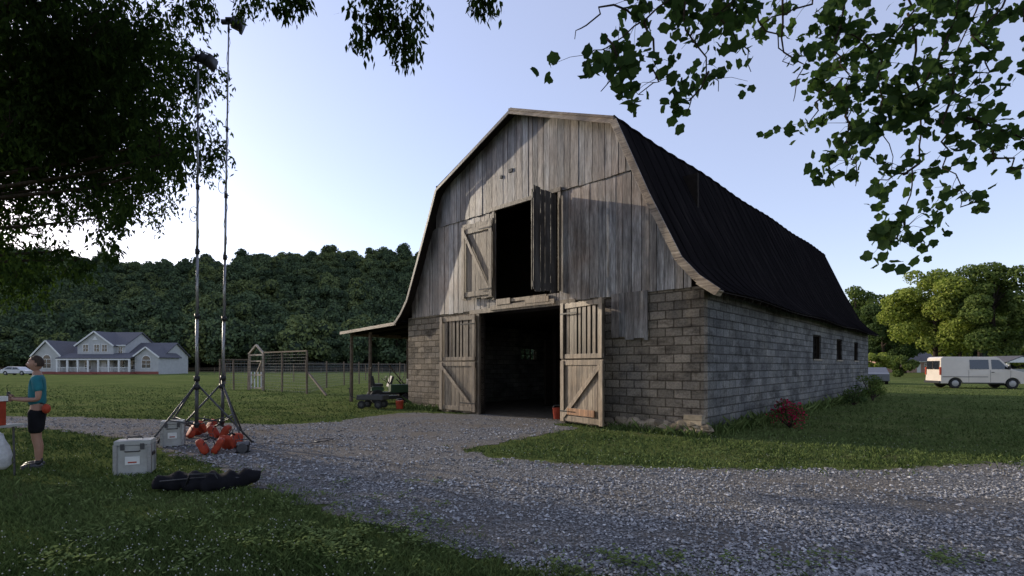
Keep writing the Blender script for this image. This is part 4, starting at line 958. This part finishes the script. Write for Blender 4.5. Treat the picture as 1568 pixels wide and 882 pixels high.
wirefence('garden_fence',[P(345,588),P(400,586),P(450,584),P(500,583),P(560,582),P(620,581)],1.8,M_fencewood)
br_=empty('fence_brace'); mb=MB(); mb.bar(Vector(P(472,603))+Vector((0,0,1.2)),P(500,606),.09,.09,M_fencewood); mb.build('brace',br_)
e=empty('pasture_fence'); mb=MB()
for i in range(40):
    x=-120+i*3.2; mb.bx(x-.05,x+.05,104.95,105.05,0,1.2,M_fencewood)
for z in (.4,.75,1.1): mb.bx(-120,5,104.98,105.02,z-.04,z+.04,M_fencewood)
mb.build('rails',e)

# ------------------------------------------------------------ farmhouse
def gable(mb,x0,x1,y0,y1,eave,peak,ridge='y',wall=M_siding,roof=M_shingle,oh=.35):
    if ridge=='y':
        xm=(x0+x1)/2; mb.prism([(x0,0),(x1,0),(x1,eave),(xm,peak),(x0,eave)],y0,y1,wall)
        sl=(peak-eave)/(xm-x0)
        for a in (-1,1):
            xe=xm+a*((x1-x0)/2+oh); ze=eave-sl*oh
            mb.add([(xm,y0-oh,peak+.02),(xe,y0-oh,ze+.02),(xe,y1+oh,ze+.02),(xm,y1+oh,peak+.02),(xm,y0-oh,peak+.2),(xe,y0-oh,ze+.2),(xe,y1+oh,ze+.2),(xm,y1+oh,peak+.2)],[(0,1,2,3),(4,7,6,5),(1,5,6,2),(2,6,7,3),(3,7,4,0)],roof)
            mb.bar((xm,y0-oh-.03,peak+.1),(xe,y0-oh-.03,ze+.1),.06,.26,M_white)
    else:
        ym=(y0+y1)/2; mb.prism([(y0,0),(y1,0),(y1,eave),(ym,peak),(y0,eave)],x0,x1,wall,axis='x'); sl=(peak-eave)/(ym-y0)
        for a in (-1,1):
            ye=ym+a*((y1-y0)/2+oh); ze=eave-sl*oh
            mb.add([(x0-oh,ym,peak+.02),(x0-oh,ye,ze+.02),(x1+oh,ye,ze+.02),(x1+oh,ym,peak+.02),(x0-oh,ym,peak+.2),(x0-oh,ye,ze+.2),(x1+oh,ye,ze+.2),(x1+oh,ym,peak+.2)],[(0,1,2,3),(4,7,6,5),(0,4,5,1),(1,5,6,2),(2,6,7,3),(3,7,4,0)],roof)
        mb.bx(x0-oh,x1+oh,y0-oh-.06,y0-oh,eave-sl*oh,eave-sl*oh+.2,M_white)
def window(mb,x,y,z,w_,h_,arch=False):
    mb.bx(x-w_/2-.12,x+w_/2+.12,y-.06,y-.02,z-.12,z+h_+.12,M_white); mb.bx(x-w_/2,x+w_/2,y-.08,y-.061,z,z+h_,M_glass)
    mb.bx(x-.03,x+.03,y-.1,y-.081,z,z+h_,M_white); mb.bx(x-w_/2,x+w_/2,y-.1,y-.081,z+h_*.5-.03,z+h_*.5+.03,M_white)
    if arch: mb.prism([(x+(w_/2+.1)*math.cos(t),z+h_+.1+(w_/2+.1)*math.sin(t)) for t in np.linspace(0,math.pi,9)],y-.06,y-.02,M_white); mb.prism([(x+(w_/2-.05)*math.cos(t),z+h_+.12+(w_/2-.05)*math.sin(t)) for t in np.linspace(0,math.pi,9)],y-.08,y-.061,M_glass)
hs=empty('farmhouse',T(153,95)); mb=MB()
gable(mb,-10.6,10.9,1.5,9,3.5,6.0,'x')
gable(mb,-5.0,3.9,1.2,9.3,5.6,8.1,'x')
gable(mb,-4.6,2.2,.4,5,5.5,8.0,'y')
gable(mb,-11.6,-6.6,-1.0,5,3.6,6.2,'y'); gable(mb,7.2,11.7,-.8,5,3.3,5.0,'y')
mb.add([(-6.5,-2.2,2.9),(7.3,-2.2,2.9),(7.3,1.2,3.9),(-6.5,1.2,3.9),(-6.5,-2.2,3.05),(7.3,-2.2,3.05),(7.3,1.2,4.05),(-6.5,1.2,4.05)],[(0,1,2,3),(4,7,6,5),(0,4,5,1),(1,5,6,2),(2,6,7,3),(3,7,4,0)],M_shingle)
mb.bx(-6.5,7.3,-2.15,-2.0,2.65,2.89,M_white); mb.bx(-6.5,7.3,-2.1,1,.0,.45,M_redbrick)
for x in np.linspace(-6.3,7.1,8): mb.bx(x-.15,x+.15,-2.1,-1.9,.45,2.65,M_white)
for x in np.arange(-6.2,7,.24):
    if not(-.4<x<1.2): mb.bx(x-.03,x+.03,-2.05,-2.0,.5,1.25,M_white)
mb.bx(-6.3,-.4,-2.08,-1.98,1.25,1.33,M_white); mb.bx(1.2,7.1,-2.08,-1.98,1.25,1.33,M_white)
mb.bx(-.3,1.1,-3.2,-2.12,0,.2,M_redbrick); mb.bx(-11.6,-6.6,-1.1,-1.01,0,.5,M_redbrick); mb.bx(7.2,11.7,-.9,-.81,0,.5,M_redbrick)
window(mb,-9.1,-1.0,1.2,1.5,1.6,True); window(mb,9.4,-.8,1.2,1.6,1.4,True)
for x in (-3,-.9,.6): window(mb,x,.4,4.3,.9,1.3)
window(mb,3.0,1.2,4.0,.7,1.2)
for x in (-5,-2.6,3.2,5.6): window(mb,x,.4 if -4.6<x<2.2 else 1.2,.9,1.1,1.6)
mb.bx(.0,1.0,.3,.36,.45,2.6,M_white); mb.prism([(-1.75,6.5),(-.65,6.5),(-1.2,7.2)],.3,.34,M_white)
mb.build('house',hs)
nh=empty('brick_ranch_house',T(1400,118)); mb=MB(); gable(mb,-7,7,0,8,2.6,4.6,'x',simple('pink_brick',(.42,.26,.2),.8))
for x in (-4.5,-1,3): window(mb,x,0,1,1.2,1.1)
mb.bx(.6,1.5,-.05,-.01,0,2.1,M_white); mb.build('house',nh)
pv=empty('garden_pavilion',T(1562,62)); mb=MB()
for x in (-1.6,1.6):
    for y in (0,3): mb.bx(x-.08,x+.08,y-.08,y+.08,0,2.0,M_white)
mb.prism([(-2,2.0),(2,2.0),(0,2.7)],-.3,3.3,M_white); mb.prism([(-2.1,2.03),(-2.0,1.98),(0,2.74),(2.0,1.98),(2.1,2.03),(0,2.84)],-.35,3.35,M_shingle); mb.bx(-1.6,1.6,1,1.1,0,1.2,M_siding); mb.build('frame',pv)

# ------------------------------------------------------------ light, world, camera
AZ=math.radians(-59); EL=math.radians(18)
sd=Vector((math.sin(AZ)*math.cos(EL),math.cos(AZ)*math.cos(EL),math.sin(EL)))
sun=bpy.data.lights.new('sun','SUN'); sun.energy=4.0; sun.angle=math.radians(.5); sun.color=(1,.87,.68)
so=bpy.data.objects.new('sun',sun); scene.collection.objects.link(so); so.rotation_euler=sd.to_track_quat('Z','Y').to_euler(); so.location=(0,0,50)
wd=bpy.data.worlds.new('World'); scene.world=wd; wd.use_nodes=True; nt=wd.node_tree; nt.nodes.clear()
o=nt.nodes.new('ShaderNodeOutputWorld'); bgn=nt.nodes.new('ShaderNodeBackground'); sk=nt.nodes.new('ShaderNodeTexSky'); sk.sky_type='NISHITA'; sk.sun_disc=False
sk.sun_elevation=EL; sk.sun_rotation=AZ; sk.air_density=1.0; sk.dust_density=.6; sk.ozone_density=1.5; sk.altitude=100
# thin evening haze: pale veil added over the clear-sky model
c=mixc(nt,1.0,sk.outputs[0],(1.2,1.1,1.15),'MULTIPLY'); c=mixc(nt,1.0,c,(1.95,1.95,2.5),'ADD')
bgn.inputs[1].default_value=.15; nt.links.new(c,bgn.inputs[0]); nt.links.new(bgn.outputs[0],o.inputs[0])
cam=bpy.data.cameras.new('camera'); co=bpy.data.objects.new('camera',cam); scene.collection.objects.link(co)
co.location=(0,0,EYE); co.rotation_euler=(math.radians(90),0,0); cam.sensor_width=36; cam.lens=F/1568*36; cam.shift_y=(HY-441)/1568; cam.clip_end=9000; cam.clip_start=.05
scene.camera=co
scene.view_settings.view_transform='Standard'; scene.view_settings.look='None'; scene.view_settings.exposure=0
